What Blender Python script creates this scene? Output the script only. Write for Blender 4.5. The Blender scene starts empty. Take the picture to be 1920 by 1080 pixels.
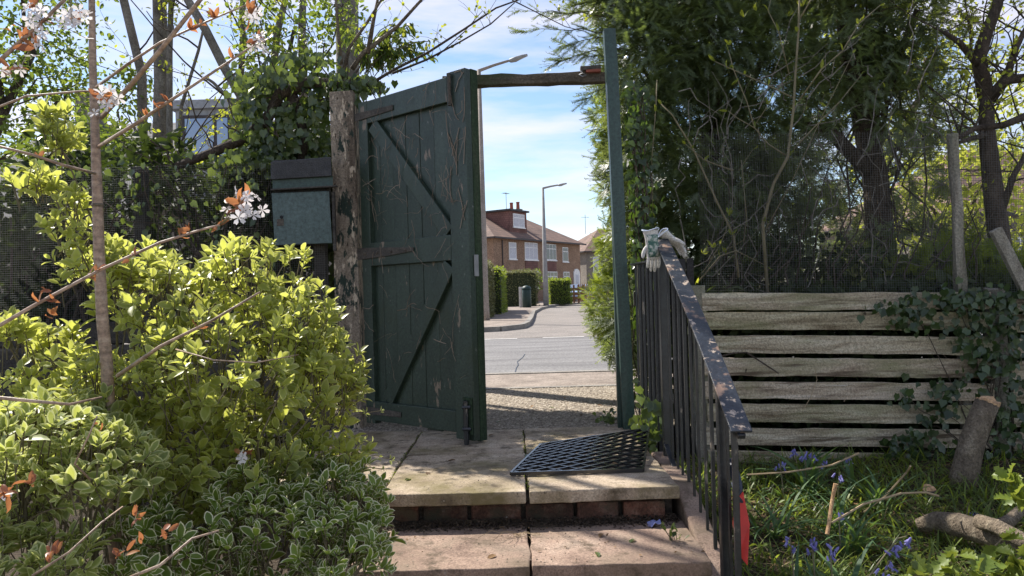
import bpy, math, random
import numpy as np
from mathutils import Matrix, Vector

R = math.radians
random.seed(7)
rg = np.random.default_rng(11)
S = bpy.context.scene
COL = S.collection

# ------------------------------------------------------------------ camera
EYE = 0.97
FPX = 1371.0
cam_d = bpy.data.cameras.new('camera')
cam_d.sensor_width = 36.0
cam_d.lens = 36.0 * FPX / 1920.0
cam_d.clip_start = 0.05
cam_d.clip_end = 3000
cam = bpy.data.objects.new('camera', cam_d)
COL.objects.link(cam)
cam.matrix_world = Matrix.Translation((0, 0, EYE)) @ Matrix.Rotation(R(90.33), 4, 'X') @ Matrix.Rotation(R(-1.6), 4, 'Z')
S.camera = cam
CM = cam.matrix_world.copy()
CR = CM.to_3x3()

def P(px, py, Y):
    """point of the place at distance Y that the photograph shows at pixel (px, py)"""
    d = CR @ Vector(((px - 960) / FPX, (540 - py) / FPX, -1.0))
    return Vector((0, 0, EYE)) + d * (Y / d.y)

# ------------------------------------------------------------------ light
SUN_AZ = R(-46)      # left of straight ahead
SUN_EL = R(49)
sdir = Vector((math.sin(SUN_AZ) * math.cos(SUN_EL), math.cos(SUN_AZ) * math.cos(SUN_EL), math.sin(SUN_EL)))
W = bpy.data.worlds.new('World')
S.world = W
W.use_nodes = True
nt = W.node_tree
nt.nodes.clear()
wo = nt.nodes.new('ShaderNodeOutputWorld')
bg = nt.nodes.new('ShaderNodeBackground')
sky = nt.nodes.new('ShaderNodeTexSky')
sky.sky_type = 'NISHITA'
sky.sun_disc = False
sky.sun_elevation = SUN_EL
sky.sun_rotation = SUN_AZ
sky.air_density = 1.0
sky.dust_density = 0.2
sky.ozone_density = 2.5
bg.inputs['Strength'].default_value = 0.064
tc = nt.nodes.new('ShaderNodeTexCoord')
mp = nt.nodes.new('ShaderNodeMapping')
mp.inputs['Scale'].default_value = (1.6, 1.6, 9.0)
mp.inputs['Location'].default_value = (0.35, 0.2, 0.42)
nz = nt.nodes.new('ShaderNodeTexNoise')
nz.inputs['Scale'].default_value = 2.2
nz.inputs['Detail'].default_value = 7
nz.inputs['Roughness'].default_value = 0.55
rp = nt.nodes.new('ShaderNodeValToRGB')
rp.color_ramp.elements[0].position = 0.40
rp.color_ramp.elements[0].color = (0, 0, 0, 1)
rp.color_ramp.elements[1].position = 0.68
rp.color_ramp.elements[1].color = (0.7, 0.7, 0.7, 1)
mx = nt.nodes.new('ShaderNodeMix')
mx.data_type = 'RGBA'
mx.inputs[7].default_value = (6.6, 6.0, 6.3, 1)
nt.links.new(tc.outputs['Generated'], mp.inputs['Vector'])
nt.links.new(mp.outputs[0], nz.inputs['Vector'])
nt.links.new(nz.outputs['Fac'], rp.inputs[0])
nt.links.new(rp.outputs[0], mx.inputs[0])
nt.links.new(sky.outputs[0], mx.inputs[6])
nt.links.new(mx.outputs[2], bg.inputs[0])
nt.links.new(bg.outputs[0], wo.inputs[0])
sun_d = bpy.data.lights.new('sun', 'SUN')
sun_d.energy = 3.1
sun_d.angle = R(0.53)
sun_d.color = (1.0, 0.94, 0.85)
sun = bpy.data.objects.new('sun', sun_d)
COL.objects.link(sun)
sun.rotation_euler = (-sdir).to_track_quat('-Z', 'Y').to_euler()
sun.location = sdir * 40
S.view_settings.view_transform = 'Standard'
S.view_settings.look = 'None'
S.view_settings.gamma = 1
S.view_settings.exposure = 1.5
S.render.engine = 'CYCLES'
S.cycles.use_denoising = True
S.cycles.max_bounces = 6
S.cycles.diffuse_bounces = 4
S.cycles.transmission_bounces = 4
S.cycles.transparent_max_bounces = 4
S.cycles.sample_clamp_indirect = 8

# ------------------------------------------------------------------ materials
def mk(name):
    m = bpy.data.materials.new(name)
    m.use_nodes = True
    n = m.node_tree
    b = n.nodes['Principled BSDF']
    return m, n, b, n.links.new

def ramp(n, fac, stops, link):
    r = n.nodes.new('ShaderNodeValToRGB')
    e = r.color_ramp.elements
    while len(e) < len(stops):
        e.new(0.5)
    for el, (p, c) in zip(e, stops):
        el.position = p
        el.color = (c[0], c[1], c[2], 1)
    link(fac, r.inputs[0])
    return r.outputs[0]

def coords(n, link, stretch, coord='Object', per_object=True):
    t = n.nodes.new('ShaderNodeTexCoord')
    m = n.nodes.new('ShaderNodeMapping')
    m.inputs['Scale'].default_value = stretch
    link(t.outputs[coord], m.inputs['Vector'])
    if per_object:
        oi = n.nodes.new('ShaderNodeObjectInfo')
        mu = n.nodes.new('ShaderNodeMath')
        mu.operation = 'MULTIPLY'
        mu.inputs[1].default_value = 37.0
        link(oi.outputs['Random'], mu.inputs[0])
        cb = n.nodes.new('ShaderNodeCombineXYZ')
        for k in range(3):
            link(mu.outputs[0], cb.inputs[k])
        link(cb.outputs[0], m.inputs['Location'])
    return m.outputs[0]

def noise(n, link, vec, scale, detail=6, rough=0.6, dist=0.0):
    t = n.nodes.new('ShaderNodeTexNoise')
    t.inputs['Scale'].default_value = scale
    t.inputs['Detail'].default_value = detail
    t.inputs['Roughness'].default_value = rough
    t.inputs['Distortion'].default_value = dist
    link(vec, t.inputs['Vector'])
    return t.outputs['Fac']

def mixc(n, link, fac, a, b, mode='MIX'):
    x = n.nodes.new('ShaderNodeMix')
    x.data_type = 'RGBA'
    x.blend_type = mode
    for v, i in ((fac, 0), (a, 6), (b, 7)):
        if isinstance(v, (int, float)):
            x.inputs[i].default_value = v
        elif isinstance(v, tuple):
            x.inputs[i].default_value = (v[0], v[1], v[2], 1)
        else:
            link(v, x.inputs[i])
    return x.outputs[2]

def bump(n, link, b, h, strength, dist):
    bp = n.nodes.new('ShaderNodeBump')
    bp.inputs['Strength'].default_value = strength
    bp.inputs['Distance'].default_value = dist
    link(h, bp.inputs['Height'])
    link(bp.outputs[0], b.inputs['Normal'])

def pm(name, stops, scale=5, stretch=(1, 1, 1), rough=0.8, bmp=0.4, bd=0.01, detail=8, spec=0.3,
       second=None, fine=None, metal=0.0, dist=0.0):
    """noise-coloured surface; second = (scale, lo, hi, colour, stretch) patches of another colour; fine = grain scale"""
    m, n, b, link = mk(name)
    v = coords(n, link, stretch)
    f = noise(n, link, v, scale, detail, 0.62, dist)
    c = ramp(n, f, stops, link)
    h = f
    if fine:
        v2 = coords(n, link, (1, 1, 1))
        f2 = noise(n, link, v2, fine, 3, 0.7)
        g = ramp(n, f2, [(0.3, (0.55, 0.55, 0.55)), (0.7, (1.35, 1.35, 1.35))], link)
        c = mixc(n, link, 1.0, c, g, 'MULTIPLY')
        ad = n.nodes.new('ShaderNodeMath')
        ad.operation = 'ADD'
        link(f, ad.inputs[0]); link(f2, ad.inputs[1])
        h = ad.outputs[0]
    if second:
        for (sc, lo, hi, colr, st) in (second if isinstance(second, list) else [second]):
            v3 = coords(n, link, st)
            f3 = noise(n, link, v3, sc, 9, 0.65)
            k = ramp(n, f3, [(lo, (0, 0, 0)), (hi, (1, 1, 1))], link)
            c = mixc(n, link, k, c, colr)
    link(c, b.inputs['Base Color'])
    b.inputs['Roughness'].default_value = rough
    b.inputs['Specular IOR Level'].default_value = spec
    b.inputs['Metallic'].default_value = metal
    if bmp:
        bump(n, link, b, h, bmp, bd)
    return m

def leafmat(name, dark, light, trans, tfac=0.4, rough=0.45, margin=None, m0=0.45, m1=0.8, spec=0.4):
    m, n, b, link = mk(name)
    at = n.nodes.new('ShaderNodeAttribute'); at.attribute_name = 'tint'
    c = ramp(n, at.outputs['Fac'], [(0.0, dark), (1.0, light)], link)
    t = ramp(n, at.outputs['Fac'], [(0.0, tuple(x * 0.6 for x in trans)), (1.0, trans)], link)
    if margin:
        ae = n.nodes.new('ShaderNodeAttribute'); ae.attribute_name = 'edge'
        k = ramp(n, ae.outputs['Fac'], [(m0, (0, 0, 0)), (m1, (1, 1, 1))], link)
        c = mixc(n, link, k, c, margin)
        t = mixc(n, link, k, t, margin)
    link(c, b.inputs['Base Color'])
    b.inputs['Roughness'].default_value = rough
    b.inputs['Specular IOR Level'].default_value = spec
    tr = n.nodes.new('ShaderNodeBsdfTranslucent')
    link(t, tr.inputs[0])
    ms = n.nodes.new('ShaderNodeMixShader')
    ms.inputs[0].default_value = tfac
    link(b.outputs[0], ms.inputs[1]); link(tr.outputs[0], ms.inputs[2])
    link(ms.outputs[0], n.nodes['Material Output'].inputs[0])
    return m

def plain(name, col, rough=0.5, spec=0.4, metal=0.0):
    return pm(name, [(0.3, tuple(x * 0.75 for x in col)), (0.7, tuple(min(1, x * 1.2) for x in col))], 9,
              rough=rough, spec=spec, bmp=0.08, bd=0.004, metal=metal)

M = {}
M['soil'] = pm('soil', [(0.3, (0.035, 0.026, 0.018)), (0.55, (0.075, 0.055, 0.036)), (0.75, (0.12, 0.10, 0.05))], 3, fine=60, bmp=0.9, bd=0.03, rough=0.95)
M['slab'] = pm('slab', [(0.32, (0.23, 0.175, 0.125)), (0.5, (0.40, 0.32, 0.235)), (0.68, (0.52, 0.43, 0.33))], 5, fine=110, bmp=0.5, bd=0.008, rough=0.9,
               second=[(2.6, 0.46, 0.66, (0.17, 0.14, 0.07), (1, 1, 1)), (8, 0.53, 0.66, (0.11, 0.085, 0.055), (1, 1, 1)), (45, 0.6, 0.68, (0.07, 0.055, 0.04), (1, 1, 1)), (16, 0.67, 0.71, (0.5, 0.46, 0.38), (1, 1, 1))])
M['tread'] = pm('tread', [(0.32, (0.19, 0.13, 0.10)), (0.5, (0.33, 0.235, 0.18)), (0.7, (0.43, 0.33, 0.26))], 6, fine=120, bmp=0.5, bd=0.008, rough=0.9,
                second=[(3.0, 0.44, 0.66, (0.12, 0.09, 0.06), (1, 1, 1)), (9, 0.54, 0.68, (0.08, 0.06, 0.04), (1, 1, 1)), (11, 0.68, 0.72, (0.5, 0.48, 0.42), (1, 1, 1))])
M['brick'] = pm('brick', [(0.3, (0.04, 0.025, 0.018)), (0.5, (0.12, 0.06, 0.042)), (0.75, (0.24, 0.17, 0.13))], 9, fine=90, bmp=0.8, bd=0.012, rough=0.95,
                second=[(6, 0.48, 0.62, (0.07, 0.06, 0.04), (1, 1, 1)), (18, 0.64, 0.7, (0.34, 0.32, 0.27), (1, 1, 1))])
M['mortar'] = pm('mortar', [(0.3, (0.05, 0.04, 0.03)), (0.7, (0.11, 0.09, 0.07))], 9, fine=90, bmp=0.8, bd=0.01, rough=0.95)
M['bounce_patio'] = pm('bounce_concrete', [(0.3, (0.34, 0.31, 0.27)), (0.7, (0.46, 0.43, 0.38))], 3, fine=60, bmp=0.3, rough=0.9)
M['gravel'] = pm('gravel', [(0.3, (0.13, 0.10, 0.075)), (0.5, (0.28, 0.235, 0.18)), (0.72, (0.42, 0.36, 0.29))], 34, fine=90, bmp=0.7, bd=0.01, rough=0.95)
M['pebble'] = leafmat('pebble', (0.14, 0.11, 0.085), (0.5, 0.44, 0.36), (0.1, 0.1, 0.1), 0.0, 0.85)
M['pave'] = pm('pave', [(0.3, (0.15, 0.12, 0.10)), (0.55, (0.27, 0.225, 0.19)), (0.75, (0.36, 0.30, 0.26))], 3.5, fine=45, bmp=0.4, bd=0.006, rough=0.9)
M['asphalt'] = pm('asphalt', [(0.3, (0.12, 0.115, 0.115)), (0.5, (0.18, 0.175, 0.173)), (0.7, (0.24, 0.232, 0.228))], 1.2, stretch=(0.35, 1.8, 1), fine=30, second=(0.9, 0.6, 0.62, (0.13, 0.125, 0.125), (0.5, 1, 1)), bmp=0.35, bd=0.006, rough=0.85)
M['chip'] = pm('chip', [(0.3, (0.17, 0.155, 0.14)), (0.6, (0.235, 0.21, 0.19)), (0.8, (0.29, 0.26, 0.23))], 1.1, fine=22, bmp=0.5, bd=0.01, rough=0.9)
M['kerb'] = pm('kerb', [(0.3, (0.17, 0.155, 0.14)), (0.7, (0.32, 0.3, 0.27))], 3, fine=50, bmp=0.4, rough=0.9)
M['paint_line'] = pm('paint_line', [(0.3, (0.45, 0.44, 0.42)), (0.6, (0.72, 0.71, 0.68))], 6, fine=40, rough=0.7)
M['green'] = pm('green_paint', [(0.3, (0.02, 0.033, 0.022)), (0.55, (0.03, 0.049, 0.034)), (0.8, (0.052, 0.075, 0.055))], 3, stretch=(1, 1, 0.25), rough=0.42, spec=0.5, bmp=0.35, bd=0.006, fine=60,
                second=[(9, 0.645, 0.665, (0.22, 0.165, 0.12), (1, 1, 0.28)), (24, 0.66, 0.69, (0.14, 0.15, 0.13), (1, 1, 0.5)), (3, 0.55, 0.72, (0.028, 0.042, 0.02), (1, 1, 0.6))])
M['green_post'] = pm('green_post_paint', [(0.3, (0.02, 0.046, 0.038)), (0.7, (0.04, 0.075, 0.064))], 2, stretch=(1, 1, 0.3), rough=0.4, spec=0.5, bmp=0.2, bd=0.004, fine=50,
                     second=(3, 0.72, 0.76, (0.12, 0.12, 0.07), (1, 1, 0.5)))
M['green_box'] = pm('green_box_paint', [(0.3, (0.055, 0.088, 0.085)), (0.6, (0.075, 0.112, 0.108)), (0.8, (0.10, 0.142, 0.138))], 3, rough=0.45, spec=0.5, bmp=0.3, bd=0.004, fine=50,
                    second=[(11, 0.66, 0.71, (0.15, 0.2, 0.2), (1, 1, 1)), (6, 0.7, 0.74, (0.09, 0.06, 0.04), (1, 1, 1))])
M['moss'] = pm('mossy_edge', [(0.3, (0.014, 0.026, 0.016)), (0.6, (0.035, 0.058, 0.03)), (0.8, (0.085, 0.09, 0.06))], 6, stretch=(1, 1, 0.15), rough=0.9, bmp=0.6, fine=60)
M['oldpost'] = pm('flaking_post', [(0.3, (0.13, 0.10, 0.075)), (0.5, (0.27, 0.22, 0.17)), (0.72, (0.45, 0.38, 0.3))], 9, stretch=(1, 1, 0.12), rough=0.95, bmp=0.9, bd=0.015, fine=70,
                  second=[(18, 0.53, 0.57, (0.03, 0.045, 0.036), (1, 1, 0.35)), (24, 0.57, 0.61, (0.56, 0.46, 0.35), (1, 1, 0.3)), (40, 0.6, 0.64, (0.05, 0.035, 0.025), (1, 1, 0.25))])
M['board'] = pm('grey_board', [(0.3, (0.17, 0.125, 0.08)), (0.5, (0.46, 0.385, 0.28)), (0.68, (0.64, 0.57, 0.45))], 13, stretch=(0.14, 1, 1.6), rough=0.92, bmp=0.8, bd=0.01, fine=80, dist=0.6,
                second=[(2.2, 0.48, 0.72, (0.24, 0.25, 0.125), (0.5, 1, 1.5)), (8, 0.55, 0.64, (0.12, 0.09, 0.06), (0.12, 1, 1.6)), (16, 0.66, 0.7, (0.07, 0.055, 0.04), (0.8, 1, 1)), (9, 0.66, 0.73, (0.6, 0.58, 0.54), (0.15, 1, 1.5))])
def tone(m, lo, hi):
    n = m.node_tree; b = n.nodes['Principled BSDF']; lk = b.inputs['Base Color'].links[0]; src = lk.from_socket
    oi = n.nodes.new('ShaderNodeObjectInfo')
    c = ramp(n, oi.outputs['Random'], [(0.0, lo), (0.5, (1, 1, 1)), (1.0, hi)], n.links.new)
    n.links.new(mixc(n, n.links.new, 1.0, src, c, 'MULTIPLY'), b.inputs['Base Color'])
tone(M['board'], (0.86, 0.87, 0.79), (0.98, 0.92, 0.95))
tone(M['brick'], (0.55, 0.6, 0.6), (1.3, 1.1, 1.0))
M['darkboard'] = pm('dark_board', [(0.3, (0.035, 0.032, 0.03)), (0.6, (0.085, 0.078, 0.07)), (0.8, (0.15, 0.14, 0.13))], 10, stretch=(0.15, 1, 1.5), rough=0.9, bmp=0.8, bd=0.01, fine=70)
M['paling'] = pm('dark_paling', [(0.3, (0.02, 0.019, 0.018)), (0.6, (0.05, 0.047, 0.045)), (0.8, (0.09, 0.085, 0.08))], 10, stretch=(1, 1, 0.12), rough=0.9, bmp=0.7, bd=0.01, fine=70)
M['beam'] = pm('beam_wood', [(0.3, (0.04, 0.032, 0.024)), (0.5, (0.10, 0.08, 0.06)), (0.75, (0.19, 0.16, 0.125))], 10, stretch=(0.12, 1, 1.3), rough=0.95, bmp=0.8, bd=0.01, fine=70,
               second=(4, 0.55, 0.7, (0.05, 0.06, 0.03), (0.4, 1, 1)))
M['iron'] = pm('black_iron', [(0.3, (0.01, 0.011, 0.013)), (0.7, (0.025, 0.028, 0.032))], 12, rough=0.35, spec=0.6, bmp=0.4, bd=0.003, fine=60,
               second=(13, 0.62, 0.68, (0.2, 0.17, 0.14), (1, 1, 0.4)))
M['handrail'] = pm('worn_handrail', [(0.3, (0.014, 0.017, 0.022)), (0.7, (0.035, 0.042, 0.055))], 12, rough=0.33, spec=0.6, bmp=0.5, bd=0.003, fine=70,
                   second=[(7, 0.54, 0.62, (0.26, 0.17, 0.12), (1, 1, 1)), (24, 0.58, 0.64, (0.45, 0.36, 0.28), (1, 1, 1)), (30, 0.6, 0.66, (0.02, 0.022, 0.028), (1, 1, 1))])
M['rust'] = pm('rusty_iron', [(0.3, (0.05, 0.045, 0.04)), (0.6, (0.10, 0.085, 0.07)), (0.8, (0.15, 0.12, 0.10))], 14, rough=0.75, bmp=0.6, bd=0.004, fine=80)
M['wire'] = plain('netting_wire', (0.13, 0.13, 0.125), 0.6)
M['rubber'] = plain('mat_rubber', (0.016, 0.016, 0.018), 0.24, 0.8)
M['felt'] = pm('roofing_felt', [(0.3, (0.045, 0.045, 0.047)), (0.7, (0.095, 0.095, 0.1))], 7, fine=120, rough=0.95, bmp=0.5)
M['glove_white'] = pm('glove_cloth', [(0.3, (0.48, 0.46, 0.43)), (0.6, (0.68, 0.66, 0.62))], 12, rough=0.9, bmp=0.5, bd=0.006, fine=160)
M['glove_green'] = pm('glove_print', [(0.42, (0.06, 0.13, 0.11)), (0.52, (0.2, 0.27, 0.22)), (0.6, (0.5, 0.5, 0.46))], 40, rough=0.9, bmp=0.4, bd=0.004)
M['glove_cuff'] = plain('glove_cuff', (0.55, 0.62, 0.74), 0.85)
M['red'] = plain('red_plastic', (0.55, 0.035, 0.02), 0.4)
M['navy'] = plain('dark_grip', (0.02, 0.025, 0.045), 0.5)
M['white_mark'] = plain('pale_stripe', (0.6, 0.62, 0.68), 0.6)
M['bark'] = pm('bark', [(0.3, (0.09, 0.07, 0.05)), (0.55, (0.2, 0.16, 0.115)), (0.75, (0.31, 0.26, 0.19))], 16, stretch=(1, 1, 0.35), rough=0.95, bmp=1.0, bd=0.02, fine=70)
M['bark_dark'] = pm('bark_dark', [(0.3, (0.05, 0.038, 0.03)), (0.6, (0.11, 0.085, 0.066)), (0.8, (0.17, 0.135, 0.105))], 14, stretch=(1, 1, 0.3), rough=0.95, bmp=1.0, bd=0.02, fine=60)
M['bark_syc'] = pm('bark_grey', [(0.3, (0.11, 0.095, 0.08)), (0.55, (0.2, 0.18, 0.155)), (0.78, (0.3, 0.28, 0.24))], 9, stretch=(1, 1, 0.6), rough=0.9, bmp=0.6, bd=0.01, fine=50)
M['bark_cherry'] = pm('bark_cherry', [(0.3, (0.17, 0.11, 0.075)), (0.5, (0.32, 0.22, 0.155)), (0.75, (0.46, 0.36, 0.27))], 14, stretch=(0.4, 0.4, 3), rough=0.55, spec=0.5, bmp=0.5, bd=0.004, fine=60)
M['bark_bush'] = pm('bark_bush', [(0.3, (0.09, 0.075, 0.045)), (0.7, (0.2, 0.17, 0.11))], 14, rough=0.9, bmp=0.4)
M['bark_sapling'] = pm('bark_sapling', [(0.3, (0.13, 0.115, 0.06)), (0.7, (0.26, 0.22, 0.14))], 14, stretch=(1, 1, 0.4), rough=0.8, bmp=0.4)
M['cut_wood'] = pm('cut_wood', [(0.3, (0.36, 0.21, 0.11)), (0.6, (0.55, 0.36, 0.2)), (0.8, (0.62, 0.45, 0.28))], 22, rough=0.9, bmp=0.6, bd=0.006, fine=80)
M['rootlet'] = pm('dry_tendril', [(0.3, (0.16, 0.11, 0.08)), (0.7, (0.4, 0.31, 0.23))], 9, rough=0.95, bmp=0)
M['straw'] = plain('dry_stem', (0.33, 0.25, 0.15), 0.9)
# foliage
M['gold'] = leafmat('gold_leaf', (0.09, 0.13, 0.035), (0.38, 0.42, 0.10), (0.84, 0.88, 0.15), 0.48, 0.35, margin=(0.55, 0.56, 0.22), m0=0.62, m1=1.0, spec=0.5)
M['vari'] = leafmat('variegated_leaf', (0.06, 0.11, 0.018), (0.21, 0.29, 0.05), (0.45, 0.58, 0.06), 0.38, 0.38, margin=(0.85, 0.83, 0.56), m0=0.66, m1=0.88)
M['gold_vari'] = leafmat('cream_edged_leaf', (0.12, 0.17, 0.05), (0.28, 0.34, 0.10), (0.65, 0.7, 0.15), 0.45, 0.4, margin=(0.6, 0.62, 0.28), m0=0.5, m1=0.85)
M['ivy'] = leafmat('ivy_leaf', (0.02, 0.038, 0.016), (0.07, 0.11, 0.045), (0.17, 0.28, 0.03), 0.28, 0.32, spec=0.55)
M['ivy_bright'] = leafmat('ivy_leaf_pale', (0.025, 0.05, 0.02), (0.11, 0.15, 0.06), (0.30, 0.40, 0.06), 0.34, 0.3, spec=0.6)
M['yew'] = leafmat('yew_needles', (0.055, 0.082, 0.042), (0.15, 0.185, 0.095), (0.34, 0.42, 0.09), 0.4, 0.4, spec=0.5)
M['yew_sunlit'] = leafmat('yew_needles_sunlit_gloss', (0.06, 0.09, 0.045), (0.16, 0.2, 0.10), (0.3, 0.4, 0.08), 0.36, 0.3, spec=0.7)
M['yew_front'] = leafmat('yew_needles_brightened', (0.06, 0.10, 0.02), (0.2, 0.26, 0.05), (0.5, 0.6, 0.06), 0.42, 0.45)  # brighter yew green, the sunlit look is in the colour
M['spring'] = leafmat('spring_leaf', (0.10, 0.15, 0.02), (0.30, 0.34, 0.05), (0.62, 0.66, 0.06), 0.5, 0.5)
M['treeleaf'] = leafmat('tree_leaf', (0.04, 0.08, 0.02), (0.12, 0.18, 0.04), (0.32, 0.42, 0.05), 0.42, 0.45)
M['lime'] = leafmat('lime_leaf', (0.12, 0.17, 0.025), (0.34, 0.38, 0.06), (0.7, 0.74, 0.10), 0.5, 0.5)
M['hedge'] = leafmat('hedge_leaf', (0.05, 0.09, 0.015), (0.17, 0.24, 0.04), (0.5, 0.6, 0.06), 0.42, 0.45)
M['hedge_dry'] = leafmat('hedge_dry_leaf', (0.07, 0.075, 0.035), (0.2, 0.2, 0.09), (0.3, 0.3, 0.1), 0.3, 0.6)
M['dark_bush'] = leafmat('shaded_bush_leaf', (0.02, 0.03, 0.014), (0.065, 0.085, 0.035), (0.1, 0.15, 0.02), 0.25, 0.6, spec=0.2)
M['holly'] = leafmat('holly_leaf', (0.10, 0.15, 0.025), (0.21, 0.26, 0.045), (0.4, 0.46, 0.06), 0.3, 0.45, spec=0.35)
M['bronze'] = leafmat('bronze_leaf', (0.24, 0.07, 0.045), (0.36, 0.19, 0.07), (0.6, 0.24, 0.09), 0.42, 0.35)
M['petal'] = leafmat('white_petal', (0.72, 0.68, 0.69), (0.82, 0.80, 0.80), (0.8, 0.76, 0.76), 0.4, 0.6)
M['bell'] = leafmat('bluebell_petal', (0.2, 0.18, 0.5), (0.38, 0.36, 0.72), (0.4, 0.38, 0.8), 0.35, 0.5)
M['grass'] = leafmat('grass_blade', (0.04, 0.07, 0.018), (0.16, 0.22, 0.04), (0.45, 0.55, 0.06), 0.4, 0.45)
M['strap'] = leafmat('strap_leaf', (0.05, 0.10, 0.05), (0.12, 0.2, 0.08), (0.25, 0.4, 0.06), 0.3, 0.5, spec=0.25)
M['dead'] = leafmat('dead_leaf', (0.09, 0.055, 0.03), (0.28, 0.17, 0.08), (0.3, 0.18, 0.08), 0.25, 0.8)
# street
M['render_wall'] = pm('brown_roughcast', [(0.3, (0.24, 0.155, 0.105)), (0.6, (0.31, 0.205, 0.14)), (0.8, (0.38, 0.26, 0.185))], 1.2, fine=9, bmp=0.3, rough=0.95)
M['grey_wall'] = pm('grey_roughcast', [(0.3, (0.16, 0.14, 0.12)), (0.7, (0.27, 0.24, 0.2))], 1.2, fine=9, bmp=0.3, rough=0.95)
def tiles(name, a, b_, c_, sx, sz, axis='xy'):
    m, n, b, link = mk(name)
    v = coords(n, link, (1, 1, 1), per_object=False)
    sp = n.nodes.new('ShaderNodeSeparateXYZ'); link(v, sp.inputs[0])
    cb = n.nodes.new('ShaderNodeCombineXYZ')
    ad = n.nodes.new('ShaderNodeMath'); ad.operation = 'ADD'
    link(sp.outputs[0], ad.inputs[0]); link(sp.outputs[1], ad.inputs[1])
    link(ad.outputs[0], cb.inputs[0]); link(sp.outputs[2], cb.inputs[1])
    br = n.nodes.new('ShaderNodeTexBrick')
    br.inputs['Scale'].default_value = 1.0
    br.inputs['Brick Width'].default_value = sx
    br.inputs['Row Height'].default_value = sz
    br.inputs['Mortar Size'].default_value = 0.015
    br.inputs['Color1'].default_value = (*a, 1); br.inputs['Color2'].default_value = (*b_, 1); br.inputs['Mortar'].default_value = (*c_, 1)
    link(cb.outputs[0], br.inputs['Vector'])
    f = noise(n, link, v, 0.9, 6)
    g = ramp(n, f, [(0.3, (0.65, 0.65, 0.65)), (0.7, (1.25, 1.25, 1.25))], link)
    link(mixc(n, link, 1.0, br.outputs['Color'], g, 'MULTIPLY'), b.inputs['Base Color'])
    b.inputs['Roughness'].default_value = 0.85
    return m
M['rooftile'] = tiles('brown_roof_tile', (0.15, 0.095, 0.075), (0.2, 0.12, 0.09), (0.07, 0.05, 0.04), 0.3, 0.22)
M['redtile'] = tiles('red_hung_tile', (0.17, 0.08, 0.066), (0.22, 0.105, 0.088), (0.1, 0.05, 0.04), 0.25, 0.18)
M['slate'] = tiles('slate', (0.11, 0.11, 0.115), (0.16, 0.155, 0.15), (0.05, 0.05, 0.05), 0.4, 0.25)
M['white'] = plain('white_frame', (0.78, 0.78, 0.77), 0.4)
M['greywood'] = plain('grey_dormer', (0.3, 0.31, 0.33), 0.7)
M['darkframe'] = plain('dark_frame', (0.05, 0.04, 0.04), 0.5)
m, n_, b_, l_ = mk('window_glass'); M['glass'] = m
b_.inputs['Base Color'].default_value = (0.06, 0.075, 0.09, 1); b_.inputs['Roughness'].default_value = 0.06; b_.inputs['Specular IOR Level'].default_value = 0.9
m, n_, b_, l_ = mk('reflecting_glass'); M['glass_sky'] = m
b_.inputs['Base Color'].default_value = (0.3, 0.36, 0.45, 1); b_.inputs['Roughness'].default_value = 0.1; b_.inputs['Metallic'].default_value = 0.6
M['curtain'] = plain('net_curtain', (0.55, 0.56, 0.6), 0.8)
M['terracotta'] = plain('terracotta', (0.3, 0.09, 0.06), 0.8)
M['column'] = pm('lamp_column', [(0.3, (0.21, 0.205, 0.2)), (0.7, (0.33, 0.32, 0.31))], 5, rough=0.7, bmp=0.1)
M['column_pale'] = pm('concrete_column', [(0.3, (0.24, 0.2, 0.165)), (0.7, (0.36, 0.31, 0.27))], 4, fine=40, rough=0.85, bmp=0.2)
M['lamp_head'] = plain('lamp_head', (0.3, 0.3, 0.3), 0.5)
M['fence_brown'] = plain('brown_fence', (0.2, 0.1, 0.055), 0.8)
M['fence_tan'] = plain('tan_fence', (0.36, 0.22, 0.12), 0.8)
M['car_blue'] = plain('car_blue', (0.28, 0.4, 0.6), 0.2, 0.6)
M['car_red'] = plain('car_red', (0.32, 0.03, 0.03), 0.2, 0.6)
M['tyre'] = plain('tyre', (0.02, 0.02, 0.02), 0.8)
M['bin'] = plain('bin_green', (0.012, 0.035, 0.03), 0.5)
M['pale_post'] = plain('pale_post', (0.5, 0.48, 0.45), 0.7)

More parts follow.
